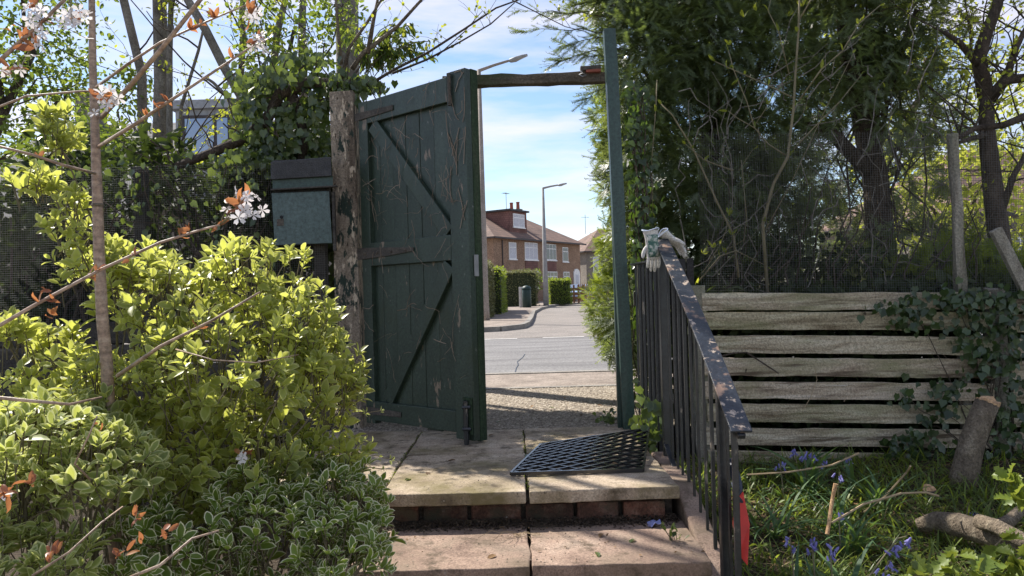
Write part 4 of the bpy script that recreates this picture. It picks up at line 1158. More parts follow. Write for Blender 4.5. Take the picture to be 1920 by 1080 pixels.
n = 1700
gx = rg.uniform(.98, 4.2, n); gy = rg.uniform(1.9, 4.95, n); an = rg.uniform(0, 6.28, n); th = rg.uniform(.9, 1.5, n); ln_ = rg.uniform(.06, .22, n)
o = scatter('dead_grass', T_BLADE, frames(np.c_[gx, gy, garden_z(gx, gy) + .02], np.c_[np.cos(an) * np.sin(th), np.sin(an) * np.sin(th), np.cos(th)], np.c_[-np.cos(an) * np.cos(th), -np.sin(an) * np.cos(th), np.sin(th)], np.c_[ln_ * .7, ln_, ln_]), leafmat('dead_grass', (0.12, 0.09, 0.045), (0.36, 0.29, 0.16), (0.3, 0.24, 0.12), .3, .7))
o['label'] = 'flattened dry straw coloured grass between the green blades'
def bluebell(head, foot, label, nb=6, leaves=5, Lf=.3, droop=.05):
    r_ = thing('bluebell', label, 'flower', foot, 'bluebells below the slatted fence')
    foot = Vector(foot); head = Vector(head)
    pts = [foot, foot.lerp(head, .5) + Vector((0, 0, .03)), foot.lerp(head, .85) + Vector((0, 0, .035)), head]
    MB().tube(pts, [.004, .0035, .003, .002], 5).build('stem', M['grass'].copy() if False else M['bark_sapling'], r_)
    Ms = []
    d = (head - pts[-2]).normalized()
    pos = np.array([list(head.lerp(pts[1], i / nb * .55) + Vector((random.gauss(0, .014), random.gauss(0, .014), -.004))) for i in range(nb)])
    al = nrm(np.c_[rg.normal(0, .6, nb), rg.normal(0, .6, nb), -np.ones(nb) * .8])
    singles('bell', T_BELL, frames(pos, al, rand_dir(nb), rg.uniform(.024, .036, nb)), M['bell'], r_)
    an = rg.uniform(0, 6.28, leaves); th = rg.uniform(.15, .8, leaves)
    al = np.c_[np.cos(an) * np.sin(th), np.sin(an) * np.sin(th), np.cos(th)]; up = np.c_[-np.cos(an) * np.cos(th), -np.sin(an) * np.cos(th), np.sin(th)]
    l = Lf * rg.uniform(.7, 1.2, leaves)
    singles('leaf', T_STRAP, frames(np.tile(np.array(foot), (leaves, 1)), al, up, np.c_[l * rg.uniform(.9, 1.4, leaves), l, l]), M['strap'], r_)
bl = [((1488, 840, 4.55), (1500, 945), 'bluebell spike leftmost of the tall clump against the fence', 6, 7, .42),
      ((1510, 846, 4.5), (1512, 945), 'bluebell spike in the middle of the tall clump against the fence', 6, 7, .42),
      ((1524, 848, 4.48), (1520, 950), 'bluebell spike right of middle in the tall clump against the fence', 7, 6, .45),
      ((1545, 862, 4.45), (1530, 950), 'small bluebell low on the right of the tall clump', 5, 4, .35),
      ((1593, 856, 4.5), (1600, 940), 'lone bluebell spike before the lowest fence boards', 7, 4, .3),
      ((1575, 887, 4.2), (1570, 960), 'short bluebell beside the upright broken stick top', 6, 4, .3),
      ((1461, 864, 4.3), (1470, 940), 'bluebell nearest the railing by the fence foot', 6, 4, .3),
      ((1572, 957, 3.6), (1575, 1000), 'low bluebell right of the upright broken stick', 5, 3, .25),
      ((1480, 1006, 3.2), (1490, 1050), 'bluebell in sunny grass nearest the red tool', 6, 5, .28),
      ((1521, 1004, 3.2), (1528, 1050), 'bluebell in sunny grass below the broken stick', 7, 5, .28),
      ((1556, 1017, 3.1), (1560, 1060), 'bluebell lowest in the sunny grass patch', 6, 5, .28),
      ((1700, 1005, 3.15), (1590, 1040), 'large drooping bluebell on a long arching stem', 11, 6, .42),
      ((1672, 1050, 3.0), (1630, 1075), 'bluebell flopped over beside the holly leaves', 8, 4, .3),
      ((1815, 958, 3.9), (1812, 985), 'tiny bluebell behind the curved log', 3, 3, .15)]
for h, f, lab, nb_, lv, lf_ in bl:
    foot = P(f[0], f[1], h[2]); foot.z = float(garden_z(foot.x, foot.y))
    bluebell(P(*h), foot, lab, nb_, lv, lf_)

for k, (px, py, lab) in enumerate(((1510, 935, 'tall tuft of narrow strap leaves rising against the lowest fence boards'), (1600, 1040, 'arching strap leaves below the broken stick in the sun'), (1450, 1010, 'strap leaf tuft beside the railing foot'), (1560, 1000, 'strap leaf tuft in the middle of the bluebells'), (1650, 960, 'strap leaf tuft left of the small stump'))):
    q = G(px, py); t = thing('strap_leaf_plant', lab, 'plant', q, 'strap leaf tufts among the bluebells')
    n = 22; an = rg.uniform(0, 6.28, n); th = rg.uniform(.2, .9, n)
    al = np.c_[np.cos(an) * np.sin(th), np.sin(an) * np.sin(th), np.cos(th)]; up = np.c_[-np.cos(an) * np.cos(th), -np.sin(an) * np.cos(th), np.sin(th)]
    l = rg.uniform(.28, .5, n)
    singles('leaf', T_STRAP, frames(np.array(q)[None] + np.c_[rg.normal(0, .03, (n, 2)), np.zeros(n)], al, up, np.c_[l * .7, l, l]), M['strap'], t)
# ================================================================== HOLLY
ho = thing('holly_bush', 'young holly with spiny yellow-green leaves in the bottom right corner', 'holly', (1.6, 2.1, -.5))
mb = MB(); tips = []
for a, b in (((1800, 1130, 2.35), (1880, 1010, 2.3)), ((1700, 1130, 2.3), (1800, 1040, 2.3)), ((1820, 1140, 2.2), (1940, 1030, 2.2)), ((1640, 1130, 2.2), (1740, 1075, 2.25)), ((1930, 960, 2.5), (1890, 900, 2.55)), ((1960, 1000, 2.5), (1900, 935, 2.5)), ((1780, 1140, 2.1), (1860, 1070, 2.15)), ((1950, 1120, 2.2), (1910, 1060, 2.2))):
    p, q = P(*a), P(*b); pts = bent(p, q, -.02, 6); mb.tube(pts, [.005, .0045, .004, .0035, .003, .002], 5)
    for i, t in enumerate(pts[1:]):
        for k in range(3 if i else 1): tips.append((t, (q - p).normalized()))
mb.build('stem', M['bark_bush'], ho)
pos = np.array([list(t[0]) for t in tips]); d0 = np.array([list(t[1]) for t in tips]); n = len(pos)
al = nrm(d0 * .5 + rand_dir(n) + np.array([0, -.35, .2]))
singles('leaf', T_HOLLY, frames(pos, al, nrm(np.array([[-.2, -.5, .8]]) + rg.normal(0, .35, (n, 3))), rg.uniform(.045, .075, n)), M['holly'], ho)

# ================================================================== IVY
def ivy_on(root, pts_fn, n, size, mat, n_single=120, face=(0, -1, .3), spread=.45, droop=.8):
    pos = np.array([pts_fn() for _ in range(n)])
    nr = nrm(np.array(face)[None] + rg.normal(0, spread, (n, 3)))
    al = nrm(np.c_[rg.normal(0, .6, n), rg.normal(0, .25, n), -droop * np.ones(n)] + 0)
    Ms = frames(pos, al, nr, size * rg.uniform(.55, 1.25, n))
    mixed('leaf', T_IVY, Ms, mat, root, n_single=n_single)

# on the right fence
iv = thing('ivy', 'dark ivy climbing over the right end of the slatted fence', 'ivy', (3.2, 4.95, -.2))
cl = [(1700, 575, 55, 22), (1790, 560, 60, 25), (1850, 600, 60, 45), (1720, 600, 45, 22), (1880, 680, 55, 60), (1830, 650, 45, 30), (1780, 730, 55, 25), (1760, 770, 40, 18), (1700, 740, 20, 25), (1740, 800, 30, 25), (1690, 825, 45, 25), (1760, 850, 45, 22), (1900, 780, 40, 80), (1870, 870, 40, 50), (1830, 560, 90, 30), (1905, 600, 40, 60), (1720, 850, 40, 25), (1920, 880, 30, 60)]
wts = np.array([c[2] * c[3] for c in cl], float); wts /= wts.sum()
def fn():
    c = cl[rg.choice(len(cl), p=wts)]
    return list(P(c[0] + rg.normal() * c[2] * .55, c[1] + rg.normal() * c[3] * .55, rg.uniform(4.86, 4.98)))
ivy_on(iv, fn, 900, .052, M['ivy'], 220)
mb = MB()
for k in range(14):
    c = cl[k]; a = P(1880 + random.gauss(0, 20), 900, 4.97); mb.tube(bent(a, P(c[0], c[1], 4.97), -.05, 7, .03), [.007, .006, .005, .004, .003, .003, .002], 5)
mb.build('stem', M['bark_dark'], iv)
# at the foot of the green post
iv = thing('ivy', 'pale green ivy growing by the railing foot behind the mat', 'ivy', P(1215, 830, 4.6))
def fn(): return list(P(1214 + rg.normal() * 13, 800 + rg.normal() * 34, rg.uniform(4.4, 4.85)))
ivy_on(iv, fn, 100, .062, M['ivy_bright'], 100)
mb = MB()
for k in range(8): mb.tube(bent(P(1225, 880, 4.5), P(1214 + random.gauss(0, 14), 800 + random.gauss(0, 30), 4.6), -.03, 5, .03), .003, 4)
mb.build('stem', M['bark_bush'], iv)
# up the right side of the green post
iv = thing('ivy', 'ivy curtain hanging down along the green gate post', 'ivy', (.95, 5.2, 0))
def fn():
    y_ = rg.uniform(150, 720); return list(P(1172 + (y_ - 150) * .045 + abs(rg.normal()) * 24, y_, rg.uniform(5.2, 5.4)))
ivy_on(iv, fn, 650, .055, M['ivy'], 200)
mb = MB()
for k in range(12):
    x_ = 1170 + random.uniform(0, 40); mb.tube(bent(P(x_ + 30, 800, 5.25), P(x_, random.uniform(150, 500), 5.27), 0, 9, .012), .005, 4)
mb.build('stem', M['bark_dark'], iv)
# litter of ivy on the gravel
iv = thing('ivy', 'small ivy sprig creeping on the gravel at the foot of the gateway', 'ivy', P(1140, 785, 5.4))
def fn():
    p = P(1145 + rg.normal() * 16, 783 + rg.normal() * 10, rg.uniform(5.3, 5.6)); return [p.x, p.y, max(.0, p.z)]
ivy_on(iv, fn, 45, .045, M['ivy_bright'], 45, face=(0, -.4, 1))

# big ivy on top of the left fence, over an old bent trunk
iv = thing('ivy', 'large ivy mass on a thick bent trunk above the wall box', 'ivy', (-1.9, 5.6, 1.5))
tr = [P(330, 312, 5.75), P(400, 285, 5.7), P(455, 262, 5.68), P(500, 225, 5.66), P(525, 175, 5.65), P(580, 155, 5.65), P(650, 160, 5.64), P(690, 158, 5.64), P(715, 155, 5.64)]
MB().tube(tr, [.03, .036, .04, .044, .048, .048, .042, .03, .012], 9).build('trunk', M['bark_dark'], iv, smooth=True)
MB().tube([P(545, 170, 5.68), P(560, 215, 5.7), P(572, 260, 5.72), P(560, 330, 5.7)], [.045, .04, .036, .032], 8).build('trunk', M['bark_dark'], iv, smooth=True)
mb = MB()
for _ in range(40):
    a = random.choice(tr); mb.tube(bent(a, a + Vector((random.gauss(0, .2), random.gauss(0, .12), random.gauss(.08, .2))), random.uniform(-.03, .05), 5, .05), .006, 4)
mb.build('stem', M['bark_dark'], iv)
cl2 = [(640, 165, 50, 20), (690, 155, 35, 14), (475, 255, 40, 35), (500, 300, 40, 25), (470, 215, 30, 30), (480, 185, 45, 30), (520, 150, 50, 28), (600, 150, 50, 22), (660, 160, 45, 20), (640, 185, 30, 14), (590, 200, 30, 30), (600, 270, 30, 45), (545, 250, 25, 40), (450, 300, 45, 20), (420, 300, 30, 14), (540, 205, 40, 30), (470, 150, 40, 20), (570, 110, 50, 14), (520, 290, 40, 22)]
w2 = np.array([c[2] * c[3] for c in cl2], float); w2 /= w2.sum()
def fn():
    c = cl2[rg.choice(len(cl2), p=w2)]
    return list(P(c[0] + rg.normal() * c[2] * .5, c[1] + rg.normal() * c[3] * .5, rg.uniform(5.45, 6.1)))
ivy_on(iv, fn, 2100, .062, M['ivy_bright'], 300, spread=.7)
# ivy draping on the post top and along the lower left
iv = thing('ivy', 'loose ivy strands hanging on the wire netting left of the box', 'ivy', (-2.3, 5.35, 1.2))
def fn(): return list(P(rg.choice([230, 250, 480, 420, 130, 330]) + rg.normal() * 22, rg.choice([350, 320, 400, 450]) + rg.normal() * 30, rg.uniform(5.3, 5.38)))
ivy_on(iv, fn, 120, .05, M['ivy_bright'], 60)
mb = MB()
for k in range(9): mb.tube(bent(P(random.uniform(100, 500), 560, 5.36), P(random.uniform(100, 500), 310, 5.36), .02, 7, .04), .004, 4)
mb.build('stem', M['bark_dark'], iv)

# ================================================================== GOLDEN SHRUB
def shrub(root, lobes, ntips, kk, L, mat, base, n_single, inner=.55, stems=40, tmpl=T_OVAL, lift=.75, spread=(30, 85), along=.03, extra=None, stemmat=None, sr_=.003):
    pos, out = lobes_sample(lobes, ntips, inner)
    ax = nrm(out * .6 + np.array([0, 0, lift]) + rg.normal(0, .28, (ntips, 3)))
    if extra is not None:
        pos = np.vstack([pos, extra[0]]); ax = np.vstack([ax, extra[1]])
    Ms, own = rosettes(pos, ax, kk[0], kk[1], L, spread, along)
    clump = .5 + .5 * np.sin(pos[:, 0] * 9 + pos[:, 2] * 7) * np.cos(pos[:, 1] * 8)
    tint = np.clip(.55 * clump[own] + .45 * rg.random(len(Ms)), 0, 1)
    mixed('leaf', tmpl, Ms, mat, root, tint, n_single)
    mb = MB()
    idx = rg.choice(len(pos), min(stems, len(pos)), replace=False)
    for i in idx:
        b = Vector(base) + Vector((random.gauss(0, .15), random.gauss(0, .15), 0)); t = Vector(pos[i])
        mb.tube(bent(b, t, -.12 * random.random(), 7, .02), [sr_ * 3.2, sr_ * 2.8, sr_ * 2.3, sr_ * 1.9, sr_ * 1.6, sr_ * 1.2, sr_ * .8], 4)
    for i in range(len(pos)):
        t = Vector(pos[i]); a_ = Vector(ax[i])
        mb.tube([t - a_ * .11 + Vector((0, 0, -.02)), t - a_ * .05, t], [sr_ * .8, sr_ * .7, sr_ * .5], 3, False)
    mb.build('stems', stemmat or M['bark_bush'], root, kind='stuff')
def lobe(px, py, Y, rx, rz, ry):
    s_ = Y / FPX; p = P(px, py, Y); return ((p.x, p.y, p.z), (rx * s_, ry, rz * s_))
gs = thing('euonymus_shrub', 'large yellow-green leafy shrub filling the left foreground', 'shrub', (-1.4, 2.9, -.5))
lob = [lobe(140, 415, 2.9, 42, 60, .16), lobe(170, 490, 2.9, 70, 48, .2), lobe(75, 335, 2.9, 45, 26, .13), lobe(112, 245, 2.9, 30, 50, .1), lobe(85, 205, 2.9, 22, 22, .08), lobe(320, 560, 3.0, 120, 95, .35), lobe(255, 490, 3.0, 60, 45, .2), lobe(470, 510, 3.1, 75, 70, .28),
       lobe(560, 610, 3.1, 85, 90, .3), lobe(610, 720, 3.05, 75, 110, .3), lobe(430, 690, 2.85, 180, 120, .45), lobe(215, 740, 2.7, 150, 100, .35), lobe(60, 770, 2.6, 110, 80, .3), lobe(490, 850, 2.8, 110, 70, .32), lobe(290, 860, 2.6, 140, 70, .3), lobe(105, 640, 2.8, 55, 32, .14), lobe(30, 615, 2.6, 40, 24, .1), lobe(560, 500, 3.1, 22, 40, .1), lobe(420, 930, 2.65, 70, 45, .2), lobe(640, 850, 3.0, 50, 45, .18)]
shrub(gs, lob, 1350, (4, 9), .060, M['gold'], (-1.3, 2.9, -.5), 300, .45, 70, along=.06)
pv = thing('euonymus_shrub', 'cream edged euonymus bush in front of the yellow-green shrub at left', 'shrub', (-1.5, 2.2, -.5))
lob = [lobe(60, 820, 2.2, 120, 80, .3), lobe(170, 870, 2.2, 110, 70, .25), lobe(20, 940, 2.1, 90, 70, .2), lobe(40, 1060, 2.0, 130, 60, .2)]
shrub(pv, lob, 330, (5, 9), .055, M['gold_vari'], (-1.5, 2.2, -.6), 200, .5, 20, along=.04)
vs = thing('euonymus_shrub', 'low white edged variegated shrub beside the stone steps', 'shrub', (-.95, 2.6, -.5))
lob = [lobe(620, 960, 2.75, 110, 90, .35), lobe(520, 1000, 2.6, 130, 90, .35), lobe(640, 1040, 2.5, 100, 80, .3), lobe(380, 1000, 2.5, 130, 90, .3), lobe(250, 1040, 2.4, 130, 90, .3), lobe(600, 900, 2.95, 70, 50, .2), lobe(680, 940, 2.9, 40, 60, .15), lobe(690, 1010, 2.75, 45, 40, .12), lobe(560, 850, 2.95, 40, 40, .15), lobe(450, 920, 2.6, 60, 50, .2)]
shrub(vs, lob, 620, (4, 9), .056, M['vari'], (-.95, 2.6, -.55), 300, .5, 40, along=.035)
# loose sprays over the landing
sp_ = thing('shrub_shoot', 'loose leafy shoots of the shrub reaching over the stone landing', 'shrub', P(660, 860, 3.2))
mb = MB(); tp, ta = [], []
for a, b in (((640, 850, 3.2), (735, 862, 3.25)), ((600, 800, 3.2), (715, 770, 3.3)), ((630, 880, 3.1), (720, 880, 3.1)), ((640, 700, 3.3), (690, 685, 3.35)), ((640, 820, 3.2), (700, 830, 3.25))):
    pts = bent(P(*a), P(*b), -.01, 5); mb.tube(pts, .002, 4)
    for i, q in enumerate(pts[1:]):
        tp.append(list(q)); ta.append(list((pts[-1] - pts[0]).normalized() + Vector((0, 0, .6))))
mb.build('stem', M['bark_bush'], sp_)
Ms, own = rosettes(np.array(tp), nrm(np.array(ta)), 3, 5, .035, (40, 80), .02)
singles('leaf', T_OVAL, Ms, M['gold_vari'], sp_)
# earth below
# ================================================================== CHERRY SAPLING
ch = thing('cherry_tree', 'young cherry tree with white blossom and bronze leaves in the left foreground', 'tree', P(225, 1150, 2.5))
def limb(pp, r0, r1, n=7):
    pts = [P(*q) for q in pp]
    MB().tube(pts, [r0 + (r1 - r0) * i / (len(pts) - 1) for i in range(len(pts))], n).build('branch', M['bark_cherry'], ch, smooth=True)
    return pts
MB().tube([P(*q) for q in ((218, 1180, 2.5), (216, 1000, 2.5), (208, 850, 2.5), (200, 680, 2.5), (192, 600, 2.5), (186, 480, 2.5), (182, 350, 2.5), (178, 240, 2.5), (174, 130, 2.5), (172, 0, 2.5), (168, -120, 2.5))], [.023, .022, .021, .0205, .0195, .0185, .017, .0145, .0125, .0105, .008], 10).build('trunk', M['bark_cherry'], ch, smooth=True)
MB().lathe([(.018, -.006), (.0205, 0), (.018, .006)], P(183, 385, 2.5), 10).build('trunk_scar', M['bark'], ch)
br1 = limb([(-60, 645, 1.75), (60, 575, 1.8), (190, 505, 1.85), (300, 455, 1.9), (380, 430, 1.92), (412, 422, 1.93)], .005, .0028)
br2 = limb([(220, 705, 2.35), (300, 650, 2.3), (400, 600, 2.25), (487, 548, 2.2)], .007, .003)
br3 = limb([(184, 275, 2.5), (250, 235, 2.1), (320, 188, 2.05), (400, 135, 2.0), (475, 85, 2.0)], .0065, .0025)
br4 = limb([(190, 220, 2.5), (240, 165, 2.1), (300, 95, 2.05), (375, 0, 2.0), (420, -50, 2.0)], .008, .005)
br5 = limb([(178, 165, 2.5), (240, 120, 2.1), (300, 80, 2.1), (400, 35, 2.1), (460, 10, 2.1)], .005, .002)
br6 = limb([(-60, 170, 1.8), (30, 85, 1.85), (80, 40, 1.85), (130, -10, 1.85)], .006, .004)
br7 = limb([(-40, 215, 1.9), (50, 180, 1.9), (140, 172, 1.95), (180, 170, 2.0)], .003, .0025)
br8 = limb([(-40, 265, 2.0), (60, 290, 2.05), (120, 310, 2.1), (178, 325, 2.48)], .0035, .005)
br9 = limb([(-60, 740, 1.8), (60, 752, 1.85), (130, 758, 1.9), (190, 745, 2.0)], .005, .003)
br10 = limb([(170, 900, 2.0), (140, 870, 1.95), (165, 820, 1.9), (182, 780, 1.9)], .003, .002)
br11 = limb([(60, 1080, 1.7), (130, 1035, 1.75), (190, 980, 1.8), (230, 950, 1.9)], .003, .002)
br12 = limb([(225, 1090, 1.7), (300, 1060, 1.7), (360, 1010, 1.75), (410, 995, 1.8)], .004, .0025)
br13 = limb([(330, 655, 2.5), (400, 675, 2.2), (480, 680, 2.3), (560, 665, 2.4)], .0025, .0015)
# blossom clusters
fl, lv = [], []
for (px, py, Y, nf, nl, sp) in ((455, 385, 1.93, 15, 8, 36), (200, 188, 2.0, 9, 5, 22), (70, 90, 1.85, 6, 3, 18), (145, 35, 1.85, 12, 3, 26), (60, 20, 1.85, 6, 2, 22), (470, 30, 2.1, 7, 5, 18), (490, 78, 2.0, 6, 6, 18), (20, 130, 1.8, 3, 4, 22), (10, 930, 1.7, 4, 6, 14), (455, 850, 2.5, 3, 3, 12)):
    for _ in range(nf):
        fl.append(P(px + random.gauss(0, sp * .6), py + random.gauss(0, sp * .5), Y + random.gauss(0, .03)))
    for _ in range(nl):
        lv.append((P(px + random.gauss(0, sp * .2), py + random.gauss(0, sp * .2), Y), random.uniform(.035, .05)))
for pts, k in ((br1, 5), (br3, 5), (br5, 4), (br2, 1), (br8, 1), (br6, 2)):
    for i in range(k):
        j = random.randint(1, len(pts) - 2); p = pts[j].lerp(pts[j + 1], random.random())
        for _ in range(3): lv.append((p, random.uniform(.02, .036)))
for px, py, Y, k in ((30, 55, 1.8, 4), (10, 925, 1.6, 5), (60, 905, 1.65, 5), (100, 1035, 1.65, 6), (260, 970, 1.7, 6), (230, 1040, 1.65, 5), (315, 1000, 1.75, 4), (90, 1050, 1.6, 3), (260, 1020, 1.7, 4), (355, 430, 1.92, 4), (95, 555, 1.8, 5), (100, 590, 1.8, 3), (250, 480, 1.86, 3), (180, 790, 1.9, 2)):
    for _ in range(k): lv.append((P(px + random.gauss(0, 5), py + random.gauss(0, 5), Y), random.uniform(.018, .036)))
pos = np.array([list(p) for p in fl]); n = len(pos)
nr = nrm(rg.normal(0, .6, (n, 3)) + np.array([.1, -.9, 0]))
singles('flower', T_FLOWER, frames(pos, rand_dir(n), nr, rg.uniform(.016, .023, n)), M['petal'], ch)
mb = MB()
for p in fl:
    c = min((q for b_ in (br1, br3, br5, br6, br4, br7) for q in b_), key=lambda q: (q - p).length)
    if (c - p).length < .12: mb.tube(bent(c, p, -.006, 4), .0009, 3)
mb.build('flower_stalks', M['bark_sapling'], ch, kind='stuff')
pos = np.array([list(p) for p, _ in lv]); sz = np.array([s_ for _, s_ in lv]); n = len(pos)
singles('leaf', T_NARROW, frames(pos, nrm(rg.normal(0, .8, (n, 3)) + np.array([0, -.1, .35])), nrm(rg.normal(0, .5, (n, 3)) + np.array([0, -.6, .3])), np.c_[sz * 1.3, sz, sz]), M['bronze'], ch)
# ================================================================== TREES BEYOND THE LEFT FENCE
def leaves_on(root, tips, n_per, L, mat, tmpl=T_OVAL, jit=.05, name='foliage', droop=0.0):
    pos = np.array([list(t[0]) for t in tips]); d = np.array([list(t[1]) for t in tips])
    pos = np.repeat(pos, n_per, 0) + rg.normal(0, jit, (len(tips) * n_per, 3)); d = np.repeat(d, n_per, 0); n = len(pos)
    al = nrm(d * .4 + rand_dir(n) + np.array([0, 0, -droop]))
    return scatter(name, tmpl, frames(pos, al, nrm(rand_dir(n) + np.array([0, 0, .8])), L * rg.uniform(.5, 1.2, n)), mat, root)

sy = thing('sycamore_tree', 'bare grey stemmed tree with small opening leaves behind the left fence', 'tree', (-4.0, 8, 0))
tips = []
stems = [([(298, 420, 8), (300, 320, 8), (303, 150, 8), (299, 0, 8), (294, -250, 8), (285, -700, 8), (270, -1100, 8)], .085),
         ([(275, 420, 8.2), (268, 300, 8.2), (266, 140, 8.2), (232, 0, 8.2), (205, -150, 8.2), (160, -600, 8.2), (150, -1000, 8.2)], .055),
         ([(480, 300, 7.6), (455, 185, 7.6), (420, 125, 7.6), (385, 55, 7.6), (352, 0, 7.6), (320, -120, 7.6), (250, -500, 7.6), (200, -900, 7.6)], .05),
         ([(322, 420, 7.8), (318, 300, 7.8), (318, 100, 7.8), (321, 0, 7.8), (325, -200, 7.8), (340, -800, 7.8)], .035),
         ([(330, 330, 7.7), (340, 200, 7.7), (372, 95, 7.7), (380, 60, 7.7)], .02),
         ([(445, 250, 8), (455, 90, 8), (455, 0, 8), (450, -200, 8), (420, -700, 8)], .035),
         ([(505, 200, 8.4), (520, 60, 8.4), (535, 0, 8.4), (545, -200, 8.4)], .045),
         ([(570, 200, 8.4), (566, 60, 8.4), (568, 0, 8.4), (570, -200, 8.4)], .05),
         ([(440, 200, 7.5), (425, 180, 7.5), (400, 155, 7.5), (385, 145, 7.5)], .02)]
for pp, r0 in stems:
    pts = [P(*q) for q in pp]
    MB().tube(pts, [r0 * (1.1 - .45 * i / (len(pts) - 1)) for i in range(len(pts))], 8).build('trunk', M['bark_syc'], sy, smooth=True)
mb = MB()
for pp, r0 in stems:
    pts = [P(*q) for q in pp]
    for i in range(5 if r0 > .03 else 2):
        j = random.randint(0, len(pts) - 2); p = pts[j].lerp(pts[j + 1], random.random())
        twigs(mb, p, Vector((random.choice([-1, 1]) * random.uniform(.4, 1), random.uniform(-.6, .4), random.uniform(.3, 1))), random.uniform(.7, 1.5), .011, 2, 40, 2, .12, 5, tips)
mb.build('branches', M['bark_dark'], sy, kind='stuff')
leaves_on(sy, tips, 2, .055, M['spring'], T_OVAL, .03)
sy2 = thing('thick_tree', 'thick pale trunk of a tree rising behind the gate post top', 'tree', P(652, 500, 9))
MB().tube([P(*q) for q in ((655, 600, 9), (655, 300, 9), (652, 120, 9), (650, 0, 9), (655, -300, 9))], [.17, .15, .14, .14, .12], 10).build('trunk', M['bark_syc'], sy2, smooth=True)
# shoots rising from the ivy over the gate
ov = thing('overhanging_branches', 'slanting branches with buds reaching over the gate top into the sky', 'branch', P(690, 150, 5.6))
tips = []
for pp, r0 in (([(690, 160, 5.6), (740, 130, 5.6), (800, 100, 5.6), (870, 55, 5.6), (930, 15, 5.6), (985, -5, 5.6)], .012), ([(735, 138, 5.58), (800, 112, 5.58), (860, 80, 5.55), (920, 45, 5.5), (965, 5, 5.5)], .009),
               ([(660, 130, 5.7), (680, 100, 5.7), (720, 70, 5.7), (745, 50, 5.7), (790, 0, 5.7), (830, -60, 5.7)], .02), ([(640, 150, 5.65), (655, 90, 5.65), (690, 40, 5.65), (715, 0, 5.65), (740, -50, 5.65)], .015),
               ([(640, 120, 5.6), (634, 60, 5.6), (630, 0, 5.6), (628, -60, 5.6)], .014), ([(690, 100, 5.7), (700, 40, 5.7), (712, -20, 5.7)], .02), ([(960, 0, 5.5), (1000, 20, 5.5), (1060, 50, 5.5), (1100, 60, 5.5)], .005), ([(820, 105, 5.6), (870, 60, 5.7), (905, 20, 5.7)], .005)):
    pts = [P(*q) for q in pp]
    MB().tube(pts, [r0 * (1.05 - .6 * i / (len(pts) - 1)) for i in range(len(pts))], 7).build('branch', M['bark_dark'] if r0 < .013 else M['bark'], ov, smooth=True)
    for i in range(len(pts) - 1):
        for k in range(4): tips.append((pts[i].lerp(pts[i + 1], random.random()), Vector((0, 0, 1))))
mb = MB(); t2 = []
for t in tips[::2]:
    twigs(mb, t[0], Vector((random.gauss(0, .5), random.gauss(0, .3), random.uniform(.2, 1))), random.uniform(.08, .28), .0025, 1, 40, 1, .1, 3, t2, 3)
mb.build('twigs', M['bark_dark'], ov, kind='stuff')
pos = np.array([list(t[0]) for t in t2]); d = np.array([list(t[1]) for t in t2])
sel = rg.random(len(pos)) < .55; pos, d = pos[sel], d[sel]; n = len(pos)
singles('leaf', T_OVAL, frames(pos, nrm(d + rand_dir(n) * .7), nrm(rand_dir(n) + np.array([0, 0, .7])), np.c_[np.full(n, .05), rg.uniform(.02, .045, n), np.full(n, .04)]), M['spring'], ov)
# drooping long leaved shrub over the gate corner
bd = thing('buddleia_shrub', 'drooping narrow leaved shrub above the top hinge of the green gate', 'shrub', P(740, 130, 5.9))
mb = MB(); tips = []
for k in range(26):
    a = P(random.uniform(660, 720), random.uniform(110, 150), 5.9); b = P(random.choice([random.uniform(700, 815), random.uniform(640, 760)]), random.uniform(40, 120), random.uniform(5.7, 6.2))
    pts = bent(a, b, -.06, 6, .01); mb.tube(pts, .004, 4)
    for q in pts[2:]: tips.append((q, (b - a).normalized()))
mb.build('stems', M['bark_bush'], bd, kind='stuff')
pos = np.repeat(np.array([list(t[0]) for t in tips]), 4, 0); n = len(pos)
Ms = frames(pos + rg.normal(0, .015, (n, 3)), nrm(rg.normal(0, .55, (n, 3)) + np.array([.1, 0, -.75])), nrm(rg.normal(0, .6, (n, 3)) + np.array([0, -.5, .5])), np.c_[rg.uniform(.07, .1, n), rg.uniform(.07, .12, n), rg.uniform(.07, .1, n)])
mixed('leaf', T_NARROW, Ms, M['treeleaf'], bd, None, 250)

# bigger leafy trees behind, at the far left
def leafy_tree(label, base, lobes, n, L, mat, r=.12, tmpl=T_OVAL, name='leafy_tree', barkm='bark_dark', cat='tree'):
    t = thing(name, label, cat, base)
    pos, out = lobes_sample(lobes, n, .25)
    al = nrm(out * .4 + rand_dir(n) + np.array([0, 0, -.2]))
    cl_ = .5 + .5 * np.sin(pos[:, 0] * 3.1 + 1.3 * pos[:, 2]) * np.cos(pos[:, 2] * 4.1)
    scatter('crown', tmpl, frames(pos, al, nrm(rand_dir(n) + np.array([0, 0, .9])), L * rg.uniform(.5, 1.2, n)), mat, t, np.clip(.5 * cl_ + .5 * rg.random(n), 0, 1))
    mb = MB(); top = np.mean([l[0] for l in lobes], 0)
    b = Vector(base)
    mb.tube(bent(b, Vector(top) * 1.0, 0, 6, .02), [r, r * .9, r * .8, r * .7, r * .55, r * .4], 8)
    for l in lobes:
        mb.tube(bent(b.lerp(Vector(top), .55), l[0], -.1, 6, .04), [r * .5, r * .4, r * .35, r * .25, r * .2, r * .1], 6)
        for _ in range(7):
            e = Vector(l[0]) + Vector((random.gauss(0, .5) * l[1][0], random.gauss(0, .5) * l[1][1], random.gauss(0, .5) * l[1][2]))
            mb.tube(bent(l[0], e, -.05, 4, .05), [r * .12, r * .1, r * .07, r * .03], 4)
    mb.build('trunk', M[barkm], t, smooth=True)
    return t
